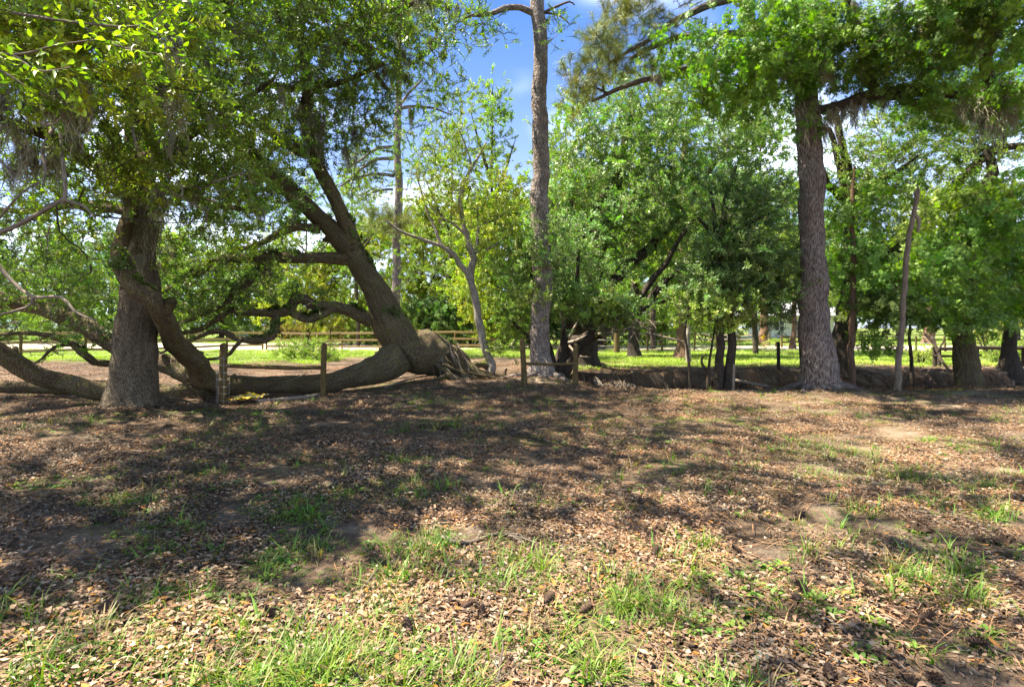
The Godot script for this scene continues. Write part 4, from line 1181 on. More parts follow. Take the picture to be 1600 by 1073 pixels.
func tall_pines() -> void:
	var t := start_tree("pine_tree", "tall straight pine in the centre behind the short rail, pale plated bark", G(846, 14.2), M.pine, Vector2(0.9, 1.35))
	limb(t, "trunk", [[t.base + Vector3(0, -0.3, 0), 0.36], [t.base + Vector3(0, 0.12, 0), 0.32], [P(846, 560, 14.2), 0.28], [P(846, 500, 14.2), 0.26], [P(845, 330, 14.2), 0.235], [P(844, 150, 14.2), 0.2], [P(842, 0, 14.2), 0.18], [P(842, -300, 14.3), 0.16], [P(846, -700, 14.4), 0.1], [P(848, -900, 14.4), 0.04]], 20, 0.10, 0.14, 0.9, 5, 0.28)
	roots_around(t, 6, 1.3, 0.085)
	limb(t, "limb", px_ctrl([[836, 22, 14.2, 6], [812, 12, 14.1, 5], [790, 11, 14.0, 5], [765, 22, 13.9, 4], [735, 24, 13.8, 2.5], [720, 34, 13.7, 1.5]]), 8)
	limb(t, "limb", px_ctrl([[850, 20, 14.2, 2.4], [870, 10, 14.0, 2], [890, 2, 13.9, 1.4], [898, 8, 13.9, 0.8]]), 6)
	limb(t, "limb", px_ctrl([[852, 20, 14.2, 2], [874, 24, 14.0, 1.5], [890, 38, 13.9, 0.8]]), 6)
	for k in 9:
		var y := -260.0 - k * 70.0
		var a := k * 2.4
		limb(t, "limb", [[P(844, y, 14.2), 0.06], [P(844, y, 14.2) + Vector3(cos(a) * 1.2, 0.2, sin(a) * 1.2), 0.045], [P(844, y, 14.2) + Vector3(cos(a) * 2.6, 0.8, sin(a) * 2.6), 0.02]], 6)
	foliage(t, "pine", [W(0.7, 17.0, 14.3, 2.6, 3.5, 2.6, 40, 7, 0.5, 1.1, PINE)])
	foliage(t, "oak", [E(868, 50, 14.1, 16, 24, 0.4, 5, 8, 0.25, 0.9, OAK), E(730, 36, 13.8, 40, 22, 0.6, 9, 10, 0.3, 0.95, OAK), E(775, 50, 13.9, 26, 12, 0.4, 4, 6, 0.25, 0.9, OAK)])

	var p := start_tree("pine_tree", "thickest pine at right with flaking plated bark and a leafy vine around its top", G(1282, 12.75), M.furrowed, Vector2(0.8, 2.6))
	limb(p, "trunk", [[p.base + Vector3(0.02, -0.3, 0), 0.46], [p.base + Vector3(0, 0.1, 0), 0.42], [P(1281, 560, 12.75), 0.365], [P(1276, 500, 12.75), 0.32], [P(1270, 400, 12.75), 0.285], [P(1266, 280, 12.75), 0.275], [P(1262, 160, 12.75), 0.255], [P(1256, 0, 12.75), 0.24], [P(1250, -250, 12.8), 0.2], [P(1250, -650, 12.8), 0.12], [P(1252, -850, 12.8), 0.04]], 22, 0.12, 0.13, 0.5, 5, 0.3)
	roots_around(p, 7, 0.9, 0.12)
	limb(p, "limb", px_ctrl([[1244, 125, 12.7, 7], [1220, 110, 12.6, 7], [1200, 102, 12.5, 6], [1160, 92, 12.4, 6], [1100, 100, 12.3, 4], [1060, 108, 12.3, 3]]), 8)
	limb(p, "limb", px_ctrl([[1252, 132, 12.6, 7], [1225, 114, 12.5, 7], [1202, 96, 12.4, 7], [1182, 58, 12.3, 7], [1164, 0, 12.2, 7], [1150, -70, 12.2, 6]]), 9)
	limb(p, "limb", px_ctrl([[1250, -30, 12.8, 8], [1170, -10, 12.9, 7], [1110, 8, 13.0, 6], [1060, 30, 13.1, 5], [1015, 62, 13.2, 4], [985, 78, 13.3, 3.5], [950, 100, 13.4, 2.5]]), 8)
	limb(p, "limb", px_ctrl([[1250, 40, 12.8, 7], [1170, 50, 13.0, 6], [1110, 55, 13.2, 5], [1050, 62, 13.4, 5], [1010, 78, 13.5, 4], [985, 92, 13.6, 3]]), 8)
	limb(p, "limb", px_ctrl([[1200, 70, 12.9, 5], [1120, 100, 13.2, 4.5], [1040, 118, 13.5, 4], [990, 130, 13.6, 4], [950, 146, 13.7, 3], [925, 158, 13.8, 2]]), 8)
	for e in [[[1050, 62, 13.4, 2.4], [1048, 75, 13.4, 2], [1054, 90, 13.4, 1.5]], [[1036, 65, 13.4, 2], [1030, 92, 13.4, 1.5], [1020, 105, 13.4, 1]], [[945, 147, 13.7, 2], [942, 128, 13.7, 2], [950, 122, 13.7, 1.4], [945, 115, 13.7, 1]], [[950, 146, 13.7, 2], [925, 135, 13.7, 1.6], [905, 138, 13.7, 1]]]:
		limb(p, "limb", px_ctrl(e), 6, 0.1, 0.1)
	foliage(p, "pine", [E(1000, 30, 13.2, 56, 26, 0.7, 15, 6, 0.28, 0.85, PINE), E(955, 75, 13.4, 50, 28, 0.7, 14, 6, 0.28, 0.85, PINE), E(925, 110, 13.6, 40, 26, 0.7, 12, 6, 0.28, 0.85, PINE), E(905, 140, 13.7, 24, 18, 0.5, 7, 6, 0.24, 0.85, PINE), E(975, 105, 13.6, 40, 18, 0.6, 8, 5, 0.26, 0.85, PINE), E(1040, 50, 13.2, 40, 20, 0.6, 8, 5, 0.28, 0.85, PINE), E(950, 25, 13.2, 30, 16, 0.5, 5, 5, 0.24, 0.85, PINE), W(6.7, 15.5, 12.8, 2.8, 3.5, 2.8, 34, 7, 0.5, 1.1, PINE)])
	foliage(p, "star", [E(1262, 60, 12.5, 42, 90, 0.6, 18, 9, 0.28, 0.75, STAR), E(1258, 150, 12.4, 26, 34, 0.4, 7, 8, 0.24, 0.7, STAR), E(1264, 205, 12.4, 18, 20, 0.3, 4, 7, 0.2, 0.6, STAR)], "vine")
	for e in [[1275, 150, 12.4, 60], [1262, 160, 12.4, 90], [1282, 190, 12.5, 60]]:
		moss_px(p, e[0], e[1], e[2], e[3])

	var q := start_tree("pine_tree", "slim pine behind the leaning oak with short bare branches", G(618, 27.5), M.pine, Vector2(0.9, 1.35))
	limb(q, "trunk", [[q.base - Vector3(0, 0.2, 0), 0.3], [P(618, 500, 27.5), 0.24], [P(620, 400, 27.5), 0.22], [P(622, 300, 27.5), 0.2], [P(622, 160, 27.5), 0.17], [P(624, 60, 27.5), 0.13], [P(626, -60, 27.5), 0.05]], 12, 0.1, 0.3)
	for e in [[[614, 230, 27, 3], [590, 232, 27, 2.4], [570, 245, 27, 2], [545, 262, 27, 1.2]], [[614, 247, 27, 3], [585, 250, 27, 2.4], [560, 268, 27, 2], [535, 290, 27, 1.2]], [[615, 274, 27, 3], [580, 272, 27, 2.4], [550, 282, 27, 1.6], [528, 292, 27, 1]], [[614, 296, 27, 2], [590, 298, 27, 1.8], [570, 308, 27, 1]], [[627, 168, 27, 3], [650, 166, 27, 2.2], [680, 170, 27, 1.8], [705, 180, 27, 1]], [[627, 160, 27, 2.4], [642, 142, 27, 2], [660, 125, 27, 1.2]], [[614, 205, 27, 2.4], [600, 212, 27, 1.8], [580, 214, 27, 1.2]]]:
		limb(q, "limb", px_ctrl(e), 6)
	foliage(q, "oak", [E(690, 150, 27, 40, 30, 1.6, 9, 9, 0.5, 1.5, OAK), E(640, 240, 27, 24, 60, 1.4, 12, 9, 0.5, 1.5, OAK), E(560, 290, 27, 40, 36, 1.6, 12, 9, 0.6, 1.5, PINE), E(660, 120, 27, 40, 40, 1.6, 10, 9, 0.6, 1.5, OAK)])
	foliage(q, "pine", [E(624, 10, 27, 60, 70, 2.0, 30, 6, 0.6, 1.8, PINE), E(600, 345, 27, 40, 26, 1.4, 10, 6, 0.5, 1.7, PINE)])

func right_canopy() -> void:
	var t := start_tree("oak_tree", "great oak off to the right, its long mossy limb crossing the upper view", Vector3(15.0, ht(15.0, 11.5), -11.5), M.dark, Vector2(0.5, 2.4))
	limb(t, "trunk", [[t.base - Vector3(0, 0.3, 0), 0.6], [t.base + Vector3(0, 1.5, 0), 0.5], [Vector3(14.6, 4.5, -11.5), 0.45], [Vector3(14.4, 8.0, -11.3), 0.3], [Vector3(14.0, 11.0, -11.0), 0.14]], 18, 0.1, 0.2, 0.5, 6, 0.4)
	limb(t, "limb", [[Vector3(14.5, 5.4, -11.6), 0.27], [P(1720, 132, 11.8), 0.21], [P(1600, 144, 11.9), 0.18], [P(1545, 138, 12.0), 0.17], [P(1500, 143, 12.0), 0.16], [P(1455, 139, 12.0), 0.16], [P(1410, 144, 12.0), 0.145], [P(1360, 150, 12.1), 0.13], [P(1310, 166, 12.2), 0.115], [P(1276, 172, 12.2), 0.095]], 14, 0.16, 0.15)
	limb(t, "limb", px_ctrl([[1364, 148, 12.1, 8], [1360, 120, 12.0, 8], [1352, 90, 11.9, 7], [1342, 50, 11.8, 7], [1326, 20, 11.7, 6], [1322, -20, 11.6, 5], [1300, -90, 11.3, 4]]), 9)
	limb(t, "limb", px_ctrl([[1548, 144, 11.9, 10], [1540, 100, 11.4, 9], [1556, 50, 10.8, 8], [1540, 0, 10.2, 8], [1520, -80, 9.6, 8], [1440, -220, 8.6, 8], [1300, -420, 7.6, 8], [1120, -700, 6.8, 8]]), 10)
	limb(t, "limb", [[Vector3(14.4, 7.2, -11.3), 0.2], [Vector3(11.0, 8.4, -9.5), 0.15], [Vector3(7.5, 9.0, -8.0), 0.1], [Vector3(4.0, 9.4, -6.5), 0.06]], 9)
	limb(t, "limb", [[Vector3(14.5, 6.8, -11.3), 0.2], [Vector3(12.0, 7.6, -7.5), 0.15], [Vector3(10.0, 8.0, -5.0), 0.1], [Vector3(7.0, 8.2, -3.0), 0.06]], 9)
	foliage(t, "star", [
		E(1130, 60, 11.8, 70, 60, 1.3, 24, 9, 0.45, 0.75, STAR), E(1190, 120, 12.0, 60, 60, 1.2, 24, 9, 0.45, 0.75, STAR), E(1220, 30, 11.6, 70, 50, 1.3, 24, 9, 0.45, 0.75, STAR), E(1390, 40, 11.2, 80, 55, 1.4, 33, 10, 0.45, 0.72, STAR), E(1480, 40, 10.6, 90, 55, 1.4, 35, 10, 0.45, 0.7, DARK), E(1570, 40, 10.0, 70, 60, 1.3, 31, 10, 0.43, 0.7, STAR), E(1420, 95, 12.8, 90, 36, 1.2, 29, 10, 0.43, 0.72, DARK), E(1540, 95, 12.9, 90, 36, 1.2, 29, 10, 0.43, 0.7, STAR),
		E(1480, 148, 11.5, 60, 22, 0.4, 9, 9, 0.28, 0.7, STAR), E(1590, 150, 11.3, 34, 24, 0.4, 7, 9, 0.28, 0.7, STAR), E(1390, 140, 11.7, 30, 16, 0.4, 5, 8, 0.25, 0.7, DARK), E(1330, 110, 11.9, 50, 50, 1.0, 18, 9, 0.40, 0.72, STAR), E(1300, 60, 11.9, 40, 40, 1.0, 11, 9, 0.40, 0.72, DARK), E(1460, 175, 13.2, 70, 24, 0.8, 15, 9, 0.38, 0.7, STAR), E(1570, 180, 13.2, 50, 24, 0.8, 13, 9, 0.38, 0.7, STAR), E(1130, 130, 12.2, 80, 40, 1.2, 20, 9, 0.45, 0.75, STAR),
		W(7.0, 9.6, 8.5, 3.0, 1.2, 2.2, 26, 9, 0.62, 1.3, STAR), W(10.0, 8.8, 6.0, 2.6, 1.2, 1.8, 22, 9, 0.62, 1.3, STAR), W(3.6, 10.0, 6.6, 1.6, 0.8, 1.2, 12, 8, 0.62, 1.3, STAR), W(6.0, 8.6, 3.4, 1.8, 0.8, 1.0, 11, 8, 0.62, 1.3, STAR), W(2.0, 9.6, 9.8, 1.4, 0.8, 1.0, 10, 8, 0.62, 1.3, STAR)])  # unseen overhead clumps, added to dapple the ground with shade
	for e in [[1330, 160, 12.1, 60], [1318, 162, 12.15, 40], [1345, 150, 12.1, 50], [1425, 138, 11.9, 26], [1540, 144, 11.85, 90], [1548, 150, 11.9, 110], [1520, 145, 11.9, 40], [1400, 0, 11.0, 60], [1448, 10, 10.6, 80], [1340, 0, 11.5, 60], [1550, 20, 10.3, 70], [1290, 90, 11.8, 70], [1205, 60, 11.8, 70], [1165, 0, 11.7, 60], [1030, 112, 12.4, 50], [1230, 90, 11.9, 60], [1460, 150, 11.8, 40], [1580, 146, 11.8, 70], [1500, 150, 11.85, 60], [1380, 152, 12.0, 50], [1300, 168, 12.0, 55]]:
		moss_px(t, e[0], e[1], e[2], e[3])

func middle_trees() -> void:
	var t: Tree3 = start_tree("myrtle_tree", "pale smooth-barked forked tree bending left beside the root mass", G(764, 15.0), M.grey, Vector2(0.4, 1.0))
	limb(t, "trunk", [[t.base - Vector3(0.1, 0.1, 0), 0.16], [P(768, 574, 15.0), 0.120], [P(761, 550, 15.0), 0.112], [P(752, 515, 15.0), 0.104], [P(744, 470, 15.0), 0.104], [P(733, 434, 15.0), 0.096], [P(719, 413, 15.0), 0.080], [P(706, 394, 15.0), 0.072], [P(690, 384, 14.9), 0.052], [P(660, 374, 14.8), 0.048], [P(624, 360, 14.6), 0.036], [P(603, 344, 14.5), 0.024]], 12, 0.12, 0.12)
	limb(t, "limb", px_ctrl([[734, 436, 15, 6.5], [736, 415, 15, 6], [740, 404, 15, 5.5], [734, 389, 15, 5.2], [729, 370, 15, 4.5], [723, 350, 15, 3.5], [720, 316, 15, 3.2], [723, 292, 15, 2.8], [733, 270, 15, 2.4], [748, 243, 15, 2], [760, 222, 15, 1.2]]), 9)
	limb(t, "limb", px_ctrl([[740, 404, 15, 4], [746, 375, 15.2, 3], [748, 350, 15.2, 2.2], [746, 320, 15.3, 1.4]]), 7)
	for e in [[[690, 384, 14.9, 3], [676, 350, 15, 2.4], [664, 320, 15, 1.8], [650, 270, 15, 1]], [[729, 370, 15, 2.6], [712, 352, 15, 2], [690, 340, 15, 1.4], [665, 330, 15, 0.8]], [[723, 300, 15, 2], [735, 262, 15, 1.8], [732, 240, 15, 1.4], [718, 205, 15, 1]], [[742, 395, 15, 2], [770, 385, 15, 1.6], [790, 370, 15, 1]], [[748, 350, 15.2, 1.6], [768, 345, 15.2, 1.2], [800, 325, 15.2, 0.8]]]:
		limb(t, "limb", px_ctrl(e), 6)
	foliage(t, "oak", [E(680, 300, 15, 60, 60, 1.2, 24, 8, 0.45, 1.0, YELLOW * 0.8), E(740, 330, 15, 50, 40, 1.0, 10, 7, 0.4, 1.0, OAK_SUN), E(720, 250, 15, 50, 60, 1.2, 14, 8, 0.45, 1.0, OAK_SUN), E(690, 210, 15.2, 60, 40, 1.2, 9, 6, 0.45, 1.0, OAK_SUN), E(770, 300, 15.4, 40, 60, 1.0, 8, 6, 0.45, 1.0, YELLOW * 0.8), E(660, 420, 15.2, 60, 50, 1.0, 10, 7, 0.4, 1.0, OAK)])

	t = start_tree("laurel_tree", "broad bushy laurel tree right of the centre pine, dark stems hidden in grey-green leaves", G(905, 19.8), M.dark, Vector2(0.45, 1.5))
	limb(t, "trunk", [[t.base - Vector3(0, 0.2, 0), 0.7], [t.base + Vector3(0, 0.4, 0), 0.58], [P(908, 530, 19.8), 0.5], [P(915, 480, 19.8), 0.4], [P(930, 420, 19.6), 0.3], [P(950, 340, 19.4), 0.24], [P(970, 250, 19.2), 0.16], [P(985, 180, 19.0), 0.08]], 16, 0.16, 0.2, 0.5, 5, 0.4)
	roots_around(t, 6, 1.4, 0.16)
	limb(t, "limb", px_ctrl([[900, 520, 19.6, 14], [880, 470, 19.0, 11], [890, 400, 18.5, 9], [930, 330, 18.0, 7], [960, 290, 17.8, 4]]), 9)
	limb(t, "limb", px_ctrl([[912, 500, 19.7, 13], [960, 440, 19.5, 10], [1020, 380, 19.2, 8], [1080, 310, 19, 6], [1120, 250, 19, 4]]), 9)
	limb(t, "limb", px_ctrl([[905, 500, 19.7, 10], [870, 430, 19.5, 8], [880, 360, 19.3, 6], [905, 280, 19.2, 4]]), 9)
	foliage(t, "laurel", [E(930, 250, 18.6, 80, 77.0, 2.2, 28, 13, 0.47, 1.25, LAUREL), E(1010, 220, 18.6, 90, 77.0, 2.2, 31, 13, 0.47, 1.25, OAK), E(1090, 220, 18.8, 80, 77.0, 2.2, 27, 13, 0.47, 1.25, LAUREL), E(1000, 310, 18.0, 110, 66.0, 2.2, 40, 14, 0.47, 1.2, LAUREL), E(1110, 300, 18.4, 90, 66.0, 2.2, 28, 13, 0.47, 1.2, LAUREL), E(920, 350, 17.8, 80, 66.0, 1.8, 25, 14, 0.43, 1.2, LAUREL), E(1000, 400, 18.6, 100, 55.00000000000001, 1.8, 21, 12, 0.43, 1.2, OAK), E(900, 430, 17.4, 60, 55.00000000000001, 1.5, 21, 13, 0.39, 1.1, LAUREL), E(1180, 210, 19.2, 70, 66.0, 2.2, 20, 12, 0.47, 1.25, OAK), E(1190, 310, 19.2, 60, 66.0, 2.0, 17, 12, 0.47, 1.2, LAUREL), E(890, 220, 19.0, 60, 55.00000000000001, 1.6, 12, 10, 0.47, 1.2, OAK_SUN), E(960, 140, 19.0, 70, 30, 1.8, 12, 8, 0.6, 1.2, OAK_SUN), E(1050, 125, 19.0, 90, 34, 2.0, 16, 8, 0.6, 1.2, OAK), E(1150, 160, 19.2, 80, 40, 2.0, 18, 8, 0.6, 1.2, LAUREL), E(980, 165, 18.8, 90, 33.0, 2.0, 15, 9, 0.52, 1.2, OAK_SUN), E(1080, 165, 18.8, 90, 33.0, 2.0, 15, 9, 0.52, 1.2, LAUREL), E(880, 300, 18.2, 50, 55.00000000000001, 1.4, 11, 10, 0.43, 1.2, OAK_SUN)])

	t = start_tree("laurel_bush", "low leafy laurel growing over the creek bank behind the short rail", G(868, 16.3), M.dark, Vector2(0.45, 1.5), "", "bush")
	for e in [[[868, 590, 16.3, 8], [852, 520, 16, 6], [835, 450, 15.6, 4], [825, 390, 15.4, 2]], [[872, 590, 16.3, 8], [885, 520, 16, 6], [900, 450, 15.6, 4], [905, 390, 15.4, 2]], [[874, 590, 16.3, 8], [910, 540, 15.8, 6], [945, 490, 15.4, 4], [965, 460, 15.2, 2]], [[866, 588, 16.3, 6], [840, 545, 15.6, 4], [800, 500, 15.4, 3], [780, 470, 15.4, 2]]]:
		limb(t, "stem", px_ctrl(e), 8)
	foliage(t, "laurel", [E(815, 420, 15.4, 36, 44, 0.9, 16, 11, 0.36, 1.0, LAUREL), E(880, 395, 15.4, 52, 46, 0.9, 26, 12, 0.36, 1.0, LAUREL), E(930, 480, 14.9, 60, 24, 0.7, 22, 12, 0.3, 0.95, OAK_SUN), E(970, 480, 14.9, 40, 18, 0.6, 10, 11, 0.28, 0.95, LAUREL), E(895, 470, 15.4, 40, 34, 0.8, 16, 11, 0.34, 1.0, LAUREL), E(800, 490, 15.2, 34, 34, 0.7, 14, 10, 0.3, 0.95, OAK_SUN), E(795, 540, 15.0, 24, 18, 0.5, 7, 9, 0.26, 0.9, OAK_SUN), E(845, 460, 15.2, 24, 30, 0.5, 6, 9, 0.28, 0.95, LAUREL), E(852, 400, 13.7, 22, 50, 0.35, 16, 7, 0.26, 0.85, LAUREL), E(800, 400, 14.6, 44, 60, 0.7, 16, 8, 0.34, 0.95, OAK_SUN), E(790, 330, 15.0, 40, 40, 0.7, 10, 8, 0.36, 1.0, YELLOW), E(838, 470, 13.7, 22, 24, 0.35, 7, 7, 0.24, 0.85, OAK_SUN), E(870, 350, 14.0, 24, 30, 0.4, 8, 7, 0.28, 0.9, LAUREL)])

	t = start_tree("fallen_tree", "half-fallen dead-limbed tree propped over the creek, bare grey branches", G(868, 17.8), M.dark, Vector2(0.45, 1.5))
	limb(t, "trunk", [[t.base - Vector3(0.1, 0.2, 0), 0.26], [P(880, 550, 17.5), 0.24], [P(915, 530, 17.2), 0.21], [P(950, 514, 16.9), 0.18], [P(985, 492, 16.7), 0.15], [P(1020, 474, 16.6), 0.11], [P(1060, 462, 16.5), 0.08], [P(1100, 452, 16.5), 0.04]], 12)
	for e in [[[985, 490, 16.7, 5.5], [1010, 452, 16.6, 5], [1040, 412, 16.5, 4.5], [1062, 375, 16.5, 3.5], [1085, 340, 16.5, 2.5]], [[1000, 480, 16.7, 6], [1030, 448, 16.5, 5.5], [1060, 425, 16.4, 4.5], [1100, 402, 16.3, 4], [1125, 380, 16.2, 3], [1150, 350, 16.2, 2]], [[1010, 478, 16.6, 3.4], [1020, 458, 16.4, 2.6], [1028, 448, 16.3, 1.4]], [[1035, 470, 16.5, 5], [1060, 462, 16.3, 4], [1100, 462, 16.2, 2]]]:
		limb(t, "limb", px_ctrl(e), 8)
	for e in [[[880, 538, 17.0, 3], [905, 530, 16.6, 2.6], [935, 515, 16.4, 2], [950, 508, 16.3, 1]], [[888, 532, 17, 2.6], [898, 512, 16.8, 2.4], [905, 498, 16.8, 1.4]], [[935, 522, 16.8, 2.4], [960, 518, 16.6, 2.2], [995, 512, 16.5, 1.6], [1020, 514, 16.4, 1]], [[985, 505, 16.6, 2], [990, 520, 16.4, 1.8], [983, 532, 16.3, 0.8]], [[1010, 520, 16.4, 2], [1040, 527, 16.3, 1.8], [1070, 534, 16.2, 1]], [[890, 540, 16.8, 2], [905, 556, 16.4, 1.8], [922, 558, 16.3, 1]], [[905, 545, 16.8, 2], [922, 525, 16.5, 1.6], [932, 512, 16.4, 0.8]]]:
		limb(t, "dead_branch", px_ctrl(e), 6, 0.1, 0.1).material_override = M.deadwood
	for k in 26:   # a fan of bleached twigs where the limbs cross
		var p := P(rng.randf_range(975, 1015), rng.randf_range(498, 512), 16.2)
		var dir := Vector3(rng.randf_range(-1, 1), rng.randf_range(-0.9, 0.7), rng.randf_range(-0.3, 0.6)).normalized() * rng.randf_range(0.3, 0.75)
		limb(t, "dead_branch", [[p, 0.014], [p + dir * 0.5 + Vector3(0, 0.06, 0), 0.011], [p + dir, 0.004]], 5, 0.0, 0.1).material_override = M.deadwood
	foliage(t, "laurel", [E(1090, 440, 16.4, 50, 30, 0.8, 12, 10, 0.34, 1.0, LAUREL), E(1100, 345, 16.5, 40, 30, 0.8, 12, 10, 0.34, 1.0, OAK)])
	moss_px(t, 960, 500, 16.3, 40)
	moss_px(t, 945, 505, 16.4, 34)

	t = start_tree("double_trunk_tree", "dark twin-stemmed tree with mossy base standing at the creek edge", G(1133, 13.6), M.dark, Vector2(0.45, 1.5))
	var b := t.base
	limb(t, "trunk", [[b + Vector3(-0.1, -0.3, 0), 0.2], [b + Vector3(-0.1, 0.15, 0), 0.14], [P(1124, 560, 13.6), 0.1], [P(1124, 500, 13.6), 0.09], [P(1127, 430, 13.6), 0.08], [P(1120, 360, 13.5), 0.06], [P(1110, 300, 13.5), 0.03]], 12, 0.14, 0.12, 0.4)
	limb(t, "trunk", [[b + Vector3(0.1, -0.3, 0), 0.18], [b + Vector3(0.11, 0.15, 0), 0.14], [P(1141, 560, 13.6), 0.105], [P(1140, 500, 13.6), 0.1], [P(1136, 440, 13.6), 0.10], [P(1128, 385, 13.6), 0.09], [P(1134, 320, 13.6), 0.07], [P(1150, 260, 13.7), 0.04]], 12, 0.14, 0.12, 0.4)
	limb(t, "limb", px_ctrl([[1132, 400, 13.6, 4], [1150, 372, 13.5, 3.4], [1180, 345, 13.4, 2.4], [1210, 330, 13.3, 1.4]]), 7)
	limb(t, "limb", px_ctrl([[1128, 388, 13.6, 4], [1110, 360, 13.5, 3.4], [1090, 340, 13.4, 2]]), 7)
	foliage(t, "laurel", [E(1150, 330, 13.6, 80, 50, 1.2, 36, 13, 0.4, 1.0, DARK), E(1130, 420, 13.5, 60, 44, 1.0, 26, 12, 0.38, 1.0, DARK), E(1170, 400, 13.4, 60, 40, 1.0, 22, 12, 0.38, 1.0, DARK), E(1120, 485, 13.2, 66, 22, 0.8, 22, 12, 0.3, 0.9, OAK_SUN), E(1190, 470, 13.4, 56, 34, 0.9, 20, 12, 0.34, 1.0, DARK), E(1210, 410, 13.4, 40, 50, 0.9, 14, 12, 0.34, 1.0, OAK), E(1080, 480, 13.3, 40, 18, 0.6, 10, 11, 0.28, 0.9, LAUREL)])

	t = start_tree("oak_tree", "dark oak behind the thickest pine whose heavy limb rises to the right", G(1310, 17.6), M.dark, Vector2(0.45, 1.5))
	limb(t, "trunk", [[t.base - Vector3(0, 0.2, 0), 0.42], [P(1312, 560, 17.6), 0.34], [P(1320, 520, 17.6), 0.32], [P(1328, 470, 17.6), 0.28], [P(1330, 400, 17.6), 0.2], [P(1330, 300, 17.6), 0.16], [P(1315, 220, 17.5), 0.11], [P(1300, 160, 17.5), 0.06]], 14)
	limb(t, "limb", px_ctrl([[1328, 470, 17.6, 12], [1345, 438, 17.4, 10], [1372, 412, 17.2, 9], [1400, 388, 17.0, 9], [1432, 358, 16.8, 9], [1462, 325, 16.6, 8], [1500, 318, 16.4, 8], [1530, 300, 16.2, 9], [1552, 270, 16.0, 8], [1540, 230, 16, 6]]), 12)
	limb(t, "limb", px_ctrl([[1450, 335, 16.7, 8], [1480, 300, 16.6, 8], [1520, 262, 16.4, 7], [1560, 235, 16.2, 6], [1620, 225, 16.0, 4]]), 10)
	limb(t, "limb", px_ctrl([[1520, 262, 16.4, 4], [1560, 222, 16.4, 3], [1600, 195, 16.4, 2]]), 7)
	limb(t, "limb", px_ctrl([[1332, 330, 17.6, 8], [1310, 300, 17.4, 7], [1292, 285, 17.2, 6], [1280, 250, 17, 3]]), 8)
	limb(t, "limb", px_ctrl([[1333, 340, 17.6, 5], [1360, 290, 17.4, 4], [1400, 268, 17.2, 3], [1440, 240, 17, 2]]), 8)
	limb(t, "limb", px_ctrl([[1330, 360, 17.6, 5], [1305, 230, 17.4, 4], [1296, 200, 17.2, 3]]), 8)
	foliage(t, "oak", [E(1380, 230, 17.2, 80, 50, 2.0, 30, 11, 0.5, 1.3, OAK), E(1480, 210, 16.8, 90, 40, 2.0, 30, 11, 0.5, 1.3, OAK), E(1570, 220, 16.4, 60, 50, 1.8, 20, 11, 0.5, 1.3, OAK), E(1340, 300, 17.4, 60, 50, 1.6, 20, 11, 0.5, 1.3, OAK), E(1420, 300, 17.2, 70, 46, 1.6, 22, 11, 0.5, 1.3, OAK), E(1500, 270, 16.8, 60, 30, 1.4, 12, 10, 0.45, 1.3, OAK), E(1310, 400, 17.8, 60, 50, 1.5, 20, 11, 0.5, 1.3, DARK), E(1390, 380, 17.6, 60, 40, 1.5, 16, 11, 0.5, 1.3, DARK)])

	t = start_tree("sapling_tree", "straight brown pole-like tree just right of the thickest pine", G(1332, 13.9), M.red, Vector2(0.3, 0.9))
	limb(t, "trunk", [[t.base - Vector3(0, 0.2, 0), 0.09], [P(1331, 560, 13.9), 0.08], [P(1331, 520, 13.9), 0.075], [P(1334, 430, 13.9), 0.065], [P(1332, 330, 14.0), 0.05], [P(1336, 260, 14.0), 0.03]], 10, 0.14)
	foliage(t, "star", [E(1340, 420, 14, 40, 50, 0.8, 14, 10, 0.32, 0.8, STAR), E(1345, 330, 14, 50, 50, 0.8, 14, 10, 0.34, 0.8, STAR)])

	t = start_tree("dead_tree", "thin leaning dead trunk with broken top and pale reddish bark", G(1403, 12.35), M.tan, Vector2(0.25, 0.8), "", "dead tree")
	limb(t, "trunk", [[t.base - Vector3(0.02, 0.2, 0), 0.085], [P(1404, 590, 12.35), 0.066], [P(1409, 520, 12.35), 0.060], [P(1413, 460, 12.35), 0.058], [P(1417, 400, 12.35), 0.056], [P(1425, 350, 12.35), 0.052], [P(1431, 318, 12.35), 0.044], [P(1432, 297, 12.35), 0.024]], 12, 0.16, 0.1)
	limb(t, "broken_stub", px_ctrl([[1430, 335, 12.35, 3], [1437, 345, 12.3, 3], [1435, 362, 12.3, 1.6]]), 7).material_override = M.deadwood
	limb(t, "broken_stub", px_ctrl([[1430, 322, 12.35, 3], [1436, 302, 12.35, 2.4], [1434, 290, 12.35, 1]]), 7)

	t = start_tree("maple_tree", "thick-based tree in the creek bed with a swollen knot and low green branches", G(1514, 14.6), M.mossy, Vector2(0.5, 1.7))
	limb(t, "trunk", [[t.base - Vector3(0, 0.3, 0), 0.46], [t.base + Vector3(0, 0.3, 0), 0.36], [P(1512, 570, 14.6), 0.29], [P(1507, 540, 14.6), 0.25], [P(1503, 525, 14.6), 0.24], [P(1504, 513, 14.6), 0.23], [P(1513, 495, 14.6), 0.15], [P(1518, 470, 14.6), 0.14], [P(1520, 440, 14.6), 0.13], [P(1518, 380, 14.6), 0.1], [P(1525, 300, 14.6), 0.06]], 16, 0.18, 0.1, 0.35, 5, 0.4)
	roots_around(t, 6, 0.9, 0.1)
	limb(t, "stub", px_ctrl([[1500, 520, 14.5, 8], [1488, 516, 14.4, 6], [1482, 521, 14.35, 5]]), 9)
	limb(t, "limb", px_ctrl([[1508, 500, 14.6, 2], [1502, 480, 14.4, 2], [1501, 470, 14.4, 1]]), 6).material_override = M.deadwood
	limb(t, "stem", px_ctrl([[1493, 588, 14.5, 2.2], [1502, 572, 14.4, 2.2], [1495, 548, 14.4, 2], [1496, 525, 14.4, 1.6]]), 6)
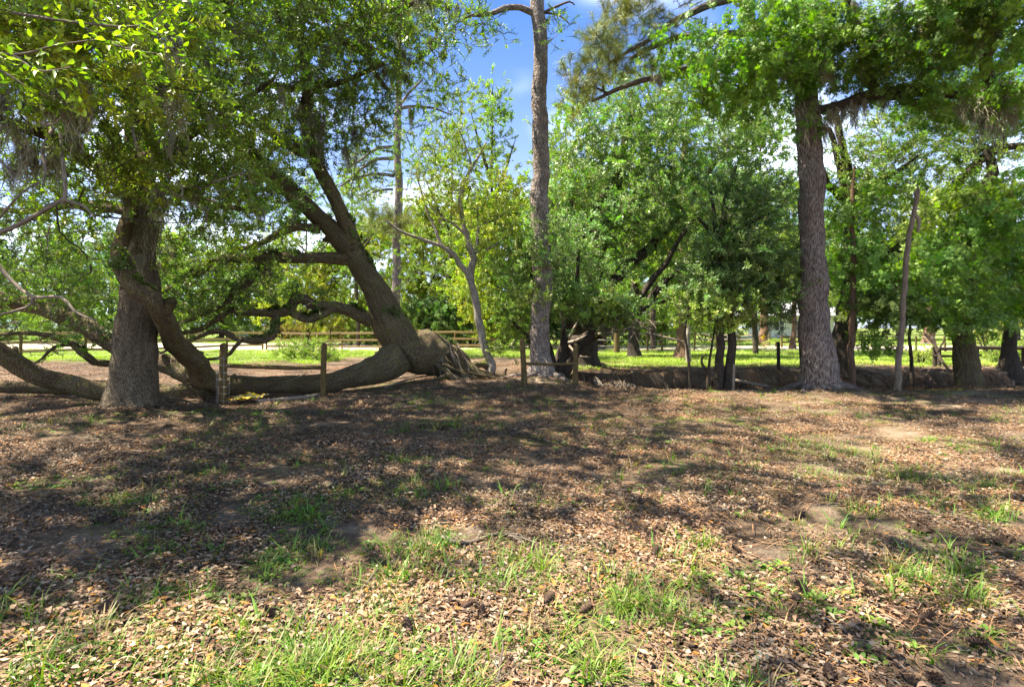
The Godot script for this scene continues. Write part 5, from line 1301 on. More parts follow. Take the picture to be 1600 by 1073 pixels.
	foliage(t, "star", [E(1440, 440, 14.2, 70, 50, 1.3, 34, 13, 0.46, 0.72, STAR), E(1530, 380, 14.4, 70, 50, 1.4, 34, 13, 0.46, 0.72, STAR), E(1480, 500, 14.2, 70, 18, 0.9, 20, 12, 0.34, 0.68, STAR), E(1380, 480, 14.2, 50, 34, 1.1, 20, 12, 0.41, 0.72, DARK), E(1500, 330, 14.6, 80, 40, 1.4, 26, 12, 0.46, 0.76, OAK), E(1375, 535, 14.0, 26, 12, 0.5, 6, 10, 0.28, 0.64, STAR), E(1540, 470, 14.4, 40, 34, 1.0, 14, 12, 0.39, 0.72, STAR)])

	t = start_tree("maple_tree", "rightmost tree, its spreading pale roots bared on the far creek bank", G(1577, 18.0), M.tan, Vector2(0.3, 1.0))
	limb(t, "trunk", [[t.base - Vector3(0, 0.3, 0), 0.4], [t.base + Vector3(0, 0.25, 0), 0.28], [P(1578, 545, 18), 0.2], [P(1579, 500, 18), 0.17], [P(1580, 430, 18), 0.15], [P(1582, 350, 18), 0.11], [P(1584, 280, 18), 0.05]], 14, 0.14, 0.14, 0.5).material_override = M.dark
	roots_around(t, 7, 1.0, 0.075, 0.2, 3.0)
	foliage(t, "star", [E(1570, 320, 17.4, 60, 46, 1.5, 26, 13, 0.52, 0.88, STAR), E(1590, 400, 17.4, 60, 60, 1.5, 30, 13, 0.52, 0.88, STAR), E(1560, 450, 17.4, 40, 40, 1.3, 16, 12, 0.46, 0.88, OAK_SUN), E(1600, 480, 17.4, 30, 30, 1.2, 12, 12, 0.46, 0.88, STAR)])

	t = start_tree("sapling_tree", "thin wavy sapling right of the leaning dead trunk", G(1427, 16.9), M.dark, Vector2(0.45, 1.5))
	limb(t, "trunk", [[t.base - Vector3(0, 0.2, 0), 0.065], [P(1424, 560, 16.9), 0.055], [P(1421, 530, 16.9), 0.045], [P(1424, 490, 16.9), 0.035], [P(1426, 440, 16.9), 0.02]], 8)
	foliage(t, "star", [E(1420, 470, 16.8, 40, 30, 0.8, 10, 9, 0.34, 1.0, STAR)])
	for e in [["wispy dark sapling rising from the creek left of the twin-stemmed tree", [[1081, 12.9], [1078, 580, 12.9, 2.6], [1076, 555, 12.9, 2.2], [1070, 520, 12.9, 1.6], [1078, 480, 13, 1]]], ["forked dark sapling tight against the twin-stemmed tree", [[1104, 13.2], [1107, 585, 13.2, 3], [1098, 570, 13.2, 2], [1097, 560, 13.2, 1.4], [1104, 552, 13.2, 1]]]]:
		var at := G(e[1][0][0], e[1][0][1])
		t = start_tree("sapling", e[0], at, M.dark, Vector2(0.45, 1.5), "", "sapling")
		var ctrl := [[at - Vector3(0, 0.15, 0), 0.045]]
		ctrl.append_array(px_ctrl(e[1].slice(1)))
		limb(t, "stem", ctrl, 7)
		if at.x > 4.7:
			limb(t, "stem", px_ctrl([[1107, 585, 13.2, 2.4], [1110, 560, 13.2, 2], [1114, 535, 13.2, 1.6], [1118, 505, 13.2, 1]]), 6)
		foliage(t, "oak", [E(1085 if at.x < 4.6 else 1115, 490, 13, 22, 18, 0.4, 5, 7, 0.24, 0.8, OAK)])
	# the trunks that stand between the creek and the fences
	for e in [["dark flared trunk of an oak left of the middle distance gap", 990, 27.0, 0.27, 300, OAK, 70], ["red-brown flared trunk with a pale slender stem beside it", 1066, 26.0, 0.3, 200, OAK_SUN, 60], ["slim trunk before the white porch, with a yellow tag on it", 1194, 42.0, 0.3, 330, OAK_SUN, 50], ["narrow trunk at the track beside the small palm", 1240, 36.0, 0.16, 380, OAK_SUN, 36], ["pinkish trunk far across the right-hand paddock", 1452, 46.0, 0.4, 330, OAK, 60]]:
		t = start_tree("shade_tree", e[0], G(e[1], e[2]), M.dark if e[1] < 1000 else M.red, Vector2(0.4, 1.0))
		limb(t, "trunk", [[t.base - Vector3(0, 0.2, 0), e[3] * 1.4], [t.base + Vector3(0, 0.5, 0), e[3] * 1.05], [P(e[1] + 1, 500, e[2]), e[3]], [P(e[1] + 3, 440, e[2]), e[3] * 0.8], [P(e[1] + 5, e[4], e[2]), e[3] * 0.4]], 12, 0.12, 0.3, 0.5, 5, 0.4)
		var q: float = e[6]
		foliage(t, "far", [E(e[1], 430, e[2], q, q * 0.5, 2.0, 14, 9, 0.8, 1.9, e[5]), E(e[1] + 10, 370, e[2], q * 0.9, q * 0.7, 2.2, 16, 9, 0.8, 1.9, e[5]), E(e[1], 310, e[2], q * 0.8, q * 0.6, 2.2, 12, 9, 0.8, 1.9, e[5])])
	t = start_tree("slender_tree", "pale slender stem leaning against the red-brown flared trunk", G(1076, 22.5), M.grey, Vector2(0.3, 1.0))
	limb(t, "trunk", [[t.base - Vector3(0, 0.2, 0), 0.12], [P(1075, 530, 22.5), 0.1], [P(1076, 480, 22.5), 0.08], [P(1070, 400, 22.5), 0.04]], 9)

func bush(label: String, px: float, d: float, w: float, h: float, tone: Color, n: int, kind := "far", sc := 1.6, called := "bush", group := "") -> void:
	var t: Tree3 = start_tree(called, label, G(px, d), M.dark, Vector2(0.45, 1.5), group, "bush")
	for k in 5:
		var a := k * 1.25 + 0.3
		limb(t, "stem", [[t.base + Vector3(cos(a) * 0.1, -0.1, sin(a) * 0.1), 0.03 + h * 0.008], [t.base + Vector3(cos(a) * w * 0.2, h * 0.4, sin(a) * w * 0.2), 0.02 + h * 0.005], [t.base + Vector3(cos(a) * w * 0.4, h * 0.75, sin(a) * w * 0.4), 0.01]], 6, 0.1, 0.3)
	foliage(t, kind, [[t.base + Vector3(0, h * 0.5, 0), Vector3(w * 0.5, h * 0.52, w * 0.4), n, 10, 0.25 + 0.16 * w * 0.3, sc, tone], [t.base + Vector3(w * 0.2, h * 0.65, 0), Vector3(w * 0.35, h * 0.4, w * 0.35), n / 2, 10, 0.25 + 0.16 * w * 0.3, sc, tone * 1.1]])

func far_tree(called: String, label: String, px: float, d: float, height: float, width: float, tone: Color, ends: int, sc: float, bark: Material, group: String, low := 0.25, stem := 1.0) -> void:
	var t: Tree3 = start_tree(called, label, G(px, d), bark, Vector2(0.4, 1.0), group)
	var b := t.base
	var lean := rng.randf_range(-0.4, 0.4)
	limb(t, "trunk", [[b - Vector3(0, 0.3, 0), (0.02 * height + 0.12) * stem], [b + Vector3(lean * 0.3, height * 0.2, 0), (0.017 * height + 0.06) * stem], [b + Vector3(lean, height * 0.55, 0.2), 0.011 * height * stem], [b + Vector3(lean * 1.5, height * 0.92, 0), 0.03]], 9, 0.1, 0.6)
	var clumps := []
	for k in 4:
		var a := k * 1.7 + rng.randf()
		var y := height * rng.randf_range(0.3, 0.6)
		limb(t, "limb", [[b + Vector3(lean * 0.6, y, 0.1), 0.007 * height], [b + Vector3(lean + cos(a) * width * 0.18, y + height * 0.08, sin(a) * width * 0.18), 0.005 * height], [b + Vector3(lean + cos(a) * width * 0.38, y + height * 0.2, sin(a) * width * 0.38), 0.02]], 6, 0.1, 0.6)
	for k in 6:
		var a := k * 2.4 + rng.randf()
		var u := k / 5.0
		var y := height * lerpf(low, 0.9, u)
		var r := width * 0.5 * (0.95 - 0.55 * u * u)
		clumps.append([b + Vector3(lean + cos(a) * r * 0.45, y, sin(a) * r * 0.45), Vector3(r * 0.85, height * 0.17, r * 0.75), ends / 6, 9, 0.32 * sc, sc, tone])
	foliage(t, "far", clumps, "crown", 0.0, 0.02)

func background() -> void:
	# beyond the left fence
	for e in [[-60, 62.0, 11, 12, OAK, "dark spreading tree at the far left edge beyond the fence"], [70, 70.0, 13, 13, OAK_SUN, "rounded green tree beyond the left fence, left of the straight oak"], [170, 60.0, 12, 12, DARK, "dark leafy tree straight behind the big straight-trunked oak"], [300, 66.0, 12, 12, OAK, "mid-green tree over the small white shed"], [400, 74.0, 11, 11, OAK_SUN, "light green tree right of the small white shed"]]:
		far_tree("shade_tree", e[5], e[0], e[1], e[2], e[3], e[4], 120, 2.6, M.dark, "trees beyond the left fence", 0.18)
	for e in [[-30, 52.0, 9.5, 9, OAK, "leafy tree just beyond the left fence at the picture's edge"], [95, 50.0, 9.5, 8.5, OAK, "bushy tree beyond the left fence, over the ground-hugging limbs"], [255, 54.0, 10.0, 9, OAK_SUN, "leafy tree just right of the big straight oak, beyond the fence"], [345, 58.0, 10.0, 9, OAK, "green tree close behind the white shed's left side"], [425, 60.0, 10.5, 9, OAK_SUN, "green tree beyond the fence, over the looping low limb"]]:
		far_tree("shade_tree", e[5], e[0], e[1], e[2], e[3], e[4], 120, 2.2, M.dark, "trees beyond the left fence", 0.14)
	for e in [[1325, 58.0, 11.5, 9, OAK, "leafy tree beyond the track, right behind the thickest pine"], [1405, 62.0, 12.0, 10, OAK_SUN, "leafy tree beyond the track, behind the leaning dead trunk"], [1500, 60.0, 12.0, 10, OAK, "leafy tree beyond the track, above the knotted tree"], [1590, 56.0, 11.0, 9, OAK_SUN, "leafy tree beyond the track at the far right"]]:
		far_tree("shade_tree", e[5], e[0], e[1], e[2], e[3], e[4], 120, 2.3, M.dark, "trees beyond the right paddock", 0.3)
	for e in [[500, 46.0, 8, 9, YELLOW, "yellow-green tree glowing between the leaning trunk and its low limb"], [575, 52.0, 12, 9, YELLOW, "tall yellow-green tree behind the leaning trunk"], [655, 44.0, 11.5, 8, YELLOW, "bright green tree right of the slim pine"], [720, 48.0, 12.5, 8, OAK_SUN, "fresh green tree behind the pale forked tree"], [785, 36.0, 11, 6.4, YELLOW, "brightest yellow-green tree just left of the centre pine"], [845, 42.0, 12, 8, OAK_SUN, "leafy green tree straight behind the centre pine"]]:
		far_tree("camphor_tree", e[5], e[0], e[1], e[2], e[3], e[4], 168, 1.9, M.dark, "bright trees behind the middle fence", 0.2)
	for e in [[640, 40.0, 3.2, 4.2, DARK, "dark thicket behind the middle fence, below the slim pine"], [690, 39.5, 3.6, 4.0, DARK, "dark thicket in the middle of the fence line"], [740, 39.0, 3.4, 4.0, DARK, "dark thicket behind the fence beside the pale forked tree"], [795, 38.0, 3.4, 4.0, DARK, "dark thicket left of the centre pine"], [850, 37.5, 3.6, 4.0, DARK, "dark thicket hidden behind the centre pine"], [590, 44.0, 2.4, 4.0, OAK, "green thicket right behind the leaning trunk"]]:
		bush(e[5], e[0], e[1], e[3], e[2], e[4], 40, "far", 1.6, "thicket", "thicket along the middle fence")
	for e in [[455, 56.0, "golden grassy hedge behind the fence, left end"], [510, 56.0, "golden grassy hedge behind the fence, middle length"], [560, 56.0, "golden grassy hedge behind the fence, next to the leaning trunk"]]:
		bush(e[2], e[0], e[1], 4.4, 1.7, Color(0.26, 0.19, 0.05), 34, "far", 1.5, "hedge", "golden hedge behind the fence")
	for q in [[766, 38.5, 20.0, 6.0, "tall airy tree just left of the centre pine, its top against the sky", OAK_SUN, 62], [700, 41.0, 18.0, 6.5, "tall airy tree right of the slim pine, thin at the top", OAK_SUN, 56], [560, 41.0, 14.5, 7.0, "airy tree seen through the fork of the leaning oak", OAK, 56], [1180, 30.0, 15.0, 7.0, "airy tree left of the thickest pine, filling the gap behind it", OAK, 90], [1020, 36.0, 18.5, 8.0, "tall airy tree rising behind the bushy laurel", OAK_SUN, 90], [880, 34.0, 15.5, 6.0, "airy tree right of the centre pine, above the laurel", OAK_SUN, 56], [480, 45.0, 13.5, 7.5, "airy tree beyond the leaning oak's low limbs", OAK_SUN, 60]]:
		far_tree("airy_tree", q[4], q[0], q[1], q[2], q[3], q[5], q[6], 1.7, M.dark, "tall airy trees in the middle distance", 0.3, 0.42)
	# beyond the creek, in the middle
	for e in [[940, 40.0, 13, 9, OAK, "green tree behind the bushy laurel"], [1030, 46.0, 13, 9, OAK_SUN, "sunny tree showing between the half-fallen limbs"], [900, 60.0, 17, 12, OAK, "tall tree rising above the bushy laurel"], [1060, 62.0, 18, 13, OAK, "tall tree beyond the laurel's right side"], [1130, 56.0, 15, 11, OAK_SUN, "tree beyond the twin-stemmed tree"]]:
		far_tree("shade_tree", e[5], e[0], e[1], e[2], e[3], e[4], 120, 2.3, M.dark, "trees beyond the creek", 0.24)
	for e in [[940, 41.0, 2.2, 5, OAK, "green shrub along the far track, behind the laurel's trunk"], [1010, 44.0, 2.4, 5, OAK_SUN, "green shrub between the two flared trunks"], [1100, 52.0, 2.6, 5, OAK, "green shrub left of the white porch"]]:
		bush(e[5], e[0], e[1], e[3], e[2], e[4], 30, "far", 1.8)
	# beyond the paddock on the right
	for e in [[1215, 84.0, 16, 13, OAK, "tall tree behind the white house"], [1290, 80.0, 17, 14, OAK_SUN, "tree right of the white house, behind the thickest pine"], [1370, 96.0, 17, 16, OAK, "distant tree over the paddock, left part"], [1450, 100.0, 18, 17, DARK, "distant dark tree in the middle of the paddock's far side"], [1530, 92.0, 18, 16, OAK, "distant tree over the low pole rail"], [1610, 84.0, 17, 15, OAK_SUN, "distant tree at the right edge"], [1690, 76.0, 16, 14, OAK, "distant tree just past the right edge"]]:
		far_tree("shade_tree", e[5], e[0], e[1], e[2], e[3], e[4], 120, 3.2, M.dark, "trees beyond the right paddock", 0.2)
	for e in [[1545, 30.0, 3.2, 3.0, YELLOW, 26, "yellow-green shrub seen between the two right-hand trunks"], [1560, 22.5, 0.7, 1.0, OAK_SUN, 12, "low bright bush left of the rightmost tree's roots"], [1594, 22.0, 0.65, 0.9, OAK_SUN, 10, "low bright bush right of the rightmost tree's roots"], [1440, 22.5, 0.4, 0.5, OAK_SUN, 6, "small dark-leaved bush at the lawn edge by the low pole rail"], [465, 25.0, 0.6, 2.2, OAK_SUN, 22, "low sunny weeds in front of the fence, left of the leaning trunk"], [505, 24.5, 0.45, 1.4, OAK_SUN, 12, "low sunny weeds behind the left post pair"]]:
		bush(e[6], e[0], e[1], e[3], e[2], e[4], e[5], "oak", 1.0)
	# a far belt of woods that closes the view at the horizon, too far to count
	var pl: Array[Transform3D] = []
	var tn := PackedColorArray()
	for k in 5200:
		var a := rng.randf_range(-0.98, 0.98)
		var r := 150.0 + rng.randf_range(0, 26)
		var x := sin(a) * r * 1.25
		var z := -cos(a) * r
		var top := 9.0 + nz.get_noise_2d(x * 1.2, 3.0) * 6.0
		pl.append(Transform3D(Basis(Vector3.UP, rng.randf() * TAU).scaled(Vector3.ONE * rng.randf_range(5.5, 8.5)), Vector3(x, top * pow(rng.randf(), 0.7) - 1.0, z)))
		var g := rng.randf_range(0.7, 1.25)
		tn.append(Color(OAK.r * g, OAK.g * g, OAK.b * g * 1.2))
	describe(scatter("distant_woods", sprigs.far[0], pl, tn, self), "belt of woods along the horizon", "woods")

func small_things() -> void:
	var at := G(388, 10.9)
	var m := MB.new()
	var rows := 14
	var cols := 18
	for i in rows:
		for j in cols:
			var u := j / 17.0 - 0.5
			var w := i / 13.0 - 0.5
			var k := Vector3(u * 60.0, w * 60.0, 5.0)
			m.v.append(Vector3(u * 0.42 + w * 0.1, 0.035 + 0.05 * (nz.get_noise_3d(k.x, k.y, 1.0) + 0.6 * nz2.get_noise_3d(k.x * 1.5, k.y, 4.0)) + 0.09 * absf(u) * absf(w) * 2.0 + 0.06 * maxf(0.0, w), -w * 0.5))
			m.uv.append(Vector2(u + 0.5, w + 0.5) * 1.5)
			m.n.append(Vector3.UP)
	for i in rows:
		for j in cols:
			var du := m.v[i * cols + mini(j + 1, cols - 1)] - m.v[i * cols + maxi(j - 1, 0)]
			var dv := m.v[mini(i + 1, rows - 1) * cols + j] - m.v[maxi(i - 1, 0) * cols + j]
			m.n[i * cols + j] = du.cross(dv).normalized()
	for i in rows - 1:
		for j in cols - 1:
			var a := i * cols + j
			m.idx.append_array(PackedInt32Array([a, a + cols, a + 1, a + 1, a + cols, a + cols + 1]))
	describe(put("plastic_sheet", m.done(), M.plastic, self, Transform3D(Basis().scaled(Vector3(1.15, 1.0, 1.2)), at + Vector3(0, 0.075, 0))), "crumpled yellow plastic sheet lying on the leaves near the left post", "plastic sheet")
	# posts and what is left of the old fence
	post("fence_post", "left post of the old fence, dark and wrapped in wire mesh", 347, 10.85, 1.18, 0.075, Vector2(0.03, 0), "old fence posts")
	post("fence_post", "second post of the old fence, mossy, in front of the lying trunk", 504, 11.6, 1.14, 0.062, Vector2(0.03, 0), "old fence posts")
	post("fence_post", "leaning post at the left end of the short rail", 820, 12.6, 1.06, 0.065, Vector2(-0.06, 0), "old fence posts")
	post("fence_post", "post at the right end of the short rail, beside the creek", 899, 13.1, 0.98, 0.065, Vector2(0.01, 0), "old fence posts")
	post("fence_post", "short dark post across the creek, left of its twin", 1217, 17.6, 0.92, 0.055, Vector2(-0.01, 0), "dark posts across the creek", M.dark)
	post("fence_post", "short dark post across the creek, close to the thickest pine", 1253, 18.4, 0.92, 0.045, Vector2(-0.06, 0), "dark posts across the creek", M.dark)
	post("fence_post", "grey stake leaning at the twin-stemmed tree's foot", 1146, 13.0, 0.62, 0.03, Vector2(0.02, 0), "", M.deadwood)
	rail("fence_rail", "sagging rail between the mesh-wrapped post and the mossy post", P(350, 571, 10.95), P(503, 574, 11.7), 0.05, M.timber)
	rail("fence_rail", "short level rail nailed between two posts before the centre pine", P(822, 568, 12.6), P(900, 567.5, 13.1), 0.035, M.timber)
	rail("wooden_pole", "fallen pole lying on the leaves right of the yellow sheet", ground_at(402, 628) + Vector3(0, 0.05, 0), ground_at(508, 618) + Vector3(0, 0.05, 0), 0.045, M.deadwood, "pole")
	rail("fallen_pole", "pale pole fallen across the creek left of the thickest pine", P(1150, 594, 14.2), P(1236, 608, 13.3), 0.04, M.deadwood, "pole")
	rail("bamboo_cane", "thin pale cane leaning on the lying trunk", ground_at(398, 612) + Vector3(0, 0.03, 0), P(478, 583, 11.6), 0.012, M.deadwood, "cane")
	rail("thin_stake", "thin pale stake beside the mesh-wrapped post", G(339, 10.7) - Vector3(0, 0.05, 0), P(341, 604, 10.7), 0.011, M.deadwood, "stake")
	# wire mesh round the left post
	var wm := thing("wire_mesh", "remnant of square wire mesh wrapped round the left post", "wire mesh", G(346, 10.72))
	for k in 7:
		var w := MB.new()
		var pts := PackedVector3Array()
		var rad := PackedFloat32Array()
		for i in 9:
			var a := PI * (0.0 + i / 8.0)
			pts.append(Vector3(-cos(a) * 0.13 - 0.03, 0.06 + k * 0.14 + 0.01 * sin(i * 2.0), sin(a) * 0.09 - 0.1))
			rad.append(0.0022)
		w.tube(pts, rad, 4, nz2, 0.0, 1.0, Vector2.ONE)
		put("wire", w.done(), M.wire, wm)
	for k in 4:
		var w := MB.new()
		var a := PI * (0.05 + k * 0.3)
		var foot := Vector3(-cos(a) * 0.13 - 0.03, 0.0, sin(a) * 0.09 - 0.1)
		w.tube(PackedVector3Array([foot, foot + Vector3(0.005, 0.45, 0), foot + Vector3(0, 0.95, 0)]), PackedFloat32Array([0.0022, 0.0022, 0.0022]), 4, nz2, 0.0, 1.0, Vector2.ONE)
		put("wire", w.done(), M.wire, wm)
	# fences
	board_fence("three-board fence running back from the left edge behind the big oak", P(-90, 562, 22.5) * Vector3(1, 0, 1), P(410, 545, 36.0) * Vector3(1, 0, 1), 2.5, [0.32, 0.72, 1.12], M.rail, 1.25)
	board_fence("honey-coloured three-board fence across the middle distance behind the leaning oak", Vector3(-16.4, 0, -36.3), Vector3(6.2, 0, -36.6), 2.45, [0.22, 0.65, 1.10], M.rail, 1.2)
	board_fence("pale two-board fence in front of the white porch", G(1070, 52.0) * Vector3(1, 0, 1), G(1203, 47.0) * Vector3(1, 0, 1), 2.4, [0.75, 0.35], M.deadwood, 0.95)
	board_fence("short pale rail fence between the palm and the far trunk", G(1222, 38.5) * Vector3(1, 0, 1), G(1300, 38.0) * Vector3(1, 0, 1), 2.4, [0.75, 0.4], M.timber, 0.9)
	wire_fence("post-and-wire fence beyond the creek behind the flared trunks", [[905, 31], [930, 31.5], [965, 31], [1012, 32], [1035, 33], [1085, 34], [1120, 35]], 1.15)
	wire_fence("post-and-wire fence along the sandy track on the right", [[1310, 36], [1347, 35], [1387, 34], [1432, 33], [1478, 32], [1540, 31], [1600, 30]], 0.95)
	post("thick_post", "thick round corner post left of the flared oak trunk", 964, 30.5, 1.3, 0.17, Vector2(0, 0))
	var lows := [[1461, 20.5, 0.72], [1468, 21.2, 0.66], [1527, 20.3, 0.75], [1600, 20.0, 0.74], [1650, 20.0, 0.72]]
	var pr := thing("pole_rail", "low dark pole rail on stubby posts behind the knotted tree", "fence", G(1461, 20.5))
	for e in lows:
		var pm := MB.new()
		var p := G(e[0], e[1]) - pr.position
		pm.tube(PackedVector3Array([p - Vector3(0, 0.2, 0), p + Vector3(0.01, e[2] * 0.5, 0), p + Vector3(0, e[2], 0)]), PackedFloat32Array([0.075, 0.07, 0.068]), 9, nz2, 0.12, 10.0, Vector2(0.2, 0.8))
		put("post", pm.done(), M.dark, pr)
	for e in [[0, 2, 0.70, 0.07], [2, 3, 0.72, 0.075], [3, 4, 0.70, 0.07], [0, 2, 0.42, 0.045]]:
		var a: Vector3 = G(lows[e[0]][0], lows[e[0]][1]) - pr.position + Vector3(-0.1, e[2], 0.08)
		var b: Vector3 = G(lows[e[1]][0], lows[e[1]][1]) - pr.position + Vector3(0.1, e[2], 0.08)
		var rm := MB.new()
		rm.tube(PackedVector3Array([a, a.lerp(b, 0.5) - Vector3(0, 0.02, 0), b]), PackedFloat32Array([e[3], e[3] * 0.95, e[3] * 0.9]), 9, nz2, 0.15, 10.0, Vector2(0.2, 0.8))
		put("rail", rm.done(), M.dark, pr)
	fallen_limb("thin dark dead limb leaning from the low pole rail into the creek", [[1446, 521, 19.4, 2.2], [1462, 538, 19.2, 2.4], [1470, 560, 18.8, 2.2], [1488, 584, 18.2, 2]])
	# houses far off
	white_house()
	shed()
	palm()
	var tag := MB.new()
	tag.box(Vector3.ZERO, Vector3(0.3, 0.24, 0.02), Basis(), 0.004)
	describe(put("yellow_sign", tag.done(), M.yellow, self, Transform3D(Basis.from_euler(Vector3(0, 0.1, 0.78)), P(1193, 526.5, 41.6))), "small yellow diamond sign on the trunk before the white porch", "sign")
	# litter that can be counted
	var cone := make_cone_mesh()
	var cones := [[640, 978, "pine cone among grass blades just left of the bottom centre"], [752, 960, "pine cone below the middle grass clump, left of it"], [700, 935, "left one of two close pine cones in the sunny middle foreground"], [722, 941, "right one of two close pine cones in the sunny middle foreground"], [850, 938, "pine cone under the thin grass in the middle foreground"], [905, 952, "pine cone left of the tallest grass clump"], [1265, 915, "upper one of two pine cones in the sunny right foreground"], [1250, 927, "lower one of two pine cones in the sunny right foreground"], [1375, 930, "pine cone left of the big grass clump at right"], [1475, 1045, "pine cone near the bottom right corner"], [1510, 990, "pine cone up-right of the corner cone, right of the lone weed"], [1435, 960, "pine cone below the big grass clump at right"], [1160, 858, "pine cone at the top of the near shadow at right"], [1020, 860, "pine cone in the central shade right of the grey stick"], [770, 890, "pine cone on the shade's edge under the grey stick"], [1300, 1040, "pine cone on open leaves at the bottom, right of centre"], [430, 955, "pine cone at the edge of the lower left grass"], [160, 960, "pine cone in the lower left grass"]]
	for e in cones:
		var p := ground_at(e[0], e[1])
		var b := Basis.from_euler(Vector3(rng.randf_range(0.9, 1.7), rng.randf() * TAU, rng.randf_range(-0.4, 0.4))).scaled(Vector3.ONE * rng.randf_range(0.6, 0.85))
		describe(put("pine_cone", cone, M.cone, self, Transform3D(b, p + Vector3(0, 0.03, 0))), e[2], "pine cone", "pine cones among the leaves")
	var clods := [[330, 832, 1.0, "dark lumpy clod in the left shade beside a sunny patch"], [462, 722, 1.1, "dark clod below the mossy post's shadow"], [660, 668, 0.8, "small dark clod left of a pair on the shaded ground"], [692, 670, 0.9, "small dark clod, right one of a pair on the shaded ground"], [745, 664, 0.8, "flat clod a little right of the paired clods"], [905, 782, 1.0, "flat dark clod in the central shade"], [270, 806, 0.7, "small clod up-left of the biggest left clod"], [1145, 702, 1.0, "ragged clod on the sunny grassy ground at right"], [1240, 798, 1.0, "dark clod in the long shadow at right"], [1435, 820, 1.0, "dark clod on the bare sandy patch at right"], [1575, 846, 1.1, "clod at the right edge of the ground"], [1065, 990, 0.9, "blackish clod in the near shadow at lower right"], [165, 816, 0.9, "dark clod at far left in the shade"], [505, 668, 0.9, "dark clod among leaves below the fallen pole"], [262, 665, 0.8, "dark clod close to the big left oak"]]
	var cm: Array[ArrayMesh] = [make_clod_mesh(1), make_clod_mesh(2), make_clod_mesh(3)]
	for i in clods.size():
		var e: Array = clods[i]
		var p := ground_at(e[0], e[1])
		var o := put("dirt_clod", cm[i % 3], M.earth, self, Transform3D(Basis(Vector3.UP, rng.randf() * TAU).scaled(Vector3(e[2], e[2] * 0.9, e[2])), p))
		describe(o, e[3], "clod")
	fallen_stick("grey crooked stick lying in the middle of the shaded ground", [[685, 832], [715, 842], [745, 838], [775, 830], [812, 830]], 0.016, 3)
	fallen_stick("curved pale twig at lower left of centre", [[590, 895, 0.06], [565, 918, 0.03], [548, 945], [556, 970], [590, 975]], 0.006, 1, "fallen_twig")
	fallen_stick("thin pale twigs arching in the near shadow at lower right", [[1105, 903], [1140, 912, 0.03], [1170, 925, 0.02], [1195, 938]], 0.006, 3, "fallen_twig")
	fallen_stick("short stick lying right of the tallest grass clump", [[992, 912], [1010, 918], [1030, 920]], 0.012, 0)
	fallen_stick("upright twig tip at the bottom edge of the ground", [[772, 1068, 0.0], [780, 1050, 0.04], [785, 1020, 0.1]], 0.006, 0, "fallen_twig")
	fallen_stick("thin twig lying in the upper left shade", [[115, 677], [150, 676], [180, 678]], 0.008, 1, "fallen_twig")
	fallen_stick("bare branch lying under the lifted trunk", [[508, 606], [560, 604, 0.04], [610, 600, 0.06], [650, 597, 0.1]], 0.035, 4, "fallen_branch")
	fallen_stick("second bare branch beside the root plate", [[600, 610], [640, 603, 0.05], [680, 598, 0.1], [720, 596, 0.05]], 0.025, 4, "fallen_branch")
	fallen_stick("long fallen branch along the far bank right of the short rail", [[890, 583], [940, 585], [1000, 583], [1060, 585]], 0.05, 3, "fallen_branch")
	# bared roots hanging in the creek banks
	creek_roots()

func fallen_limb(label: String, list: Array) -> void:
	var t: Tree3 = start_tree("dead_limb", label, P(list[0][0], list[0][1], list[0][2]), M.dark, Vector2(0.2, 0.8), "", "branch")
	limb(t, "stem", px_ctrl(list), 7)
	limb(t, "fork", px_ctrl([[1466, 548, 19.0, 1.8], [1474, 536, 19.0, 1.2], [1480, 520, 19.0, 0.8]]), 6)

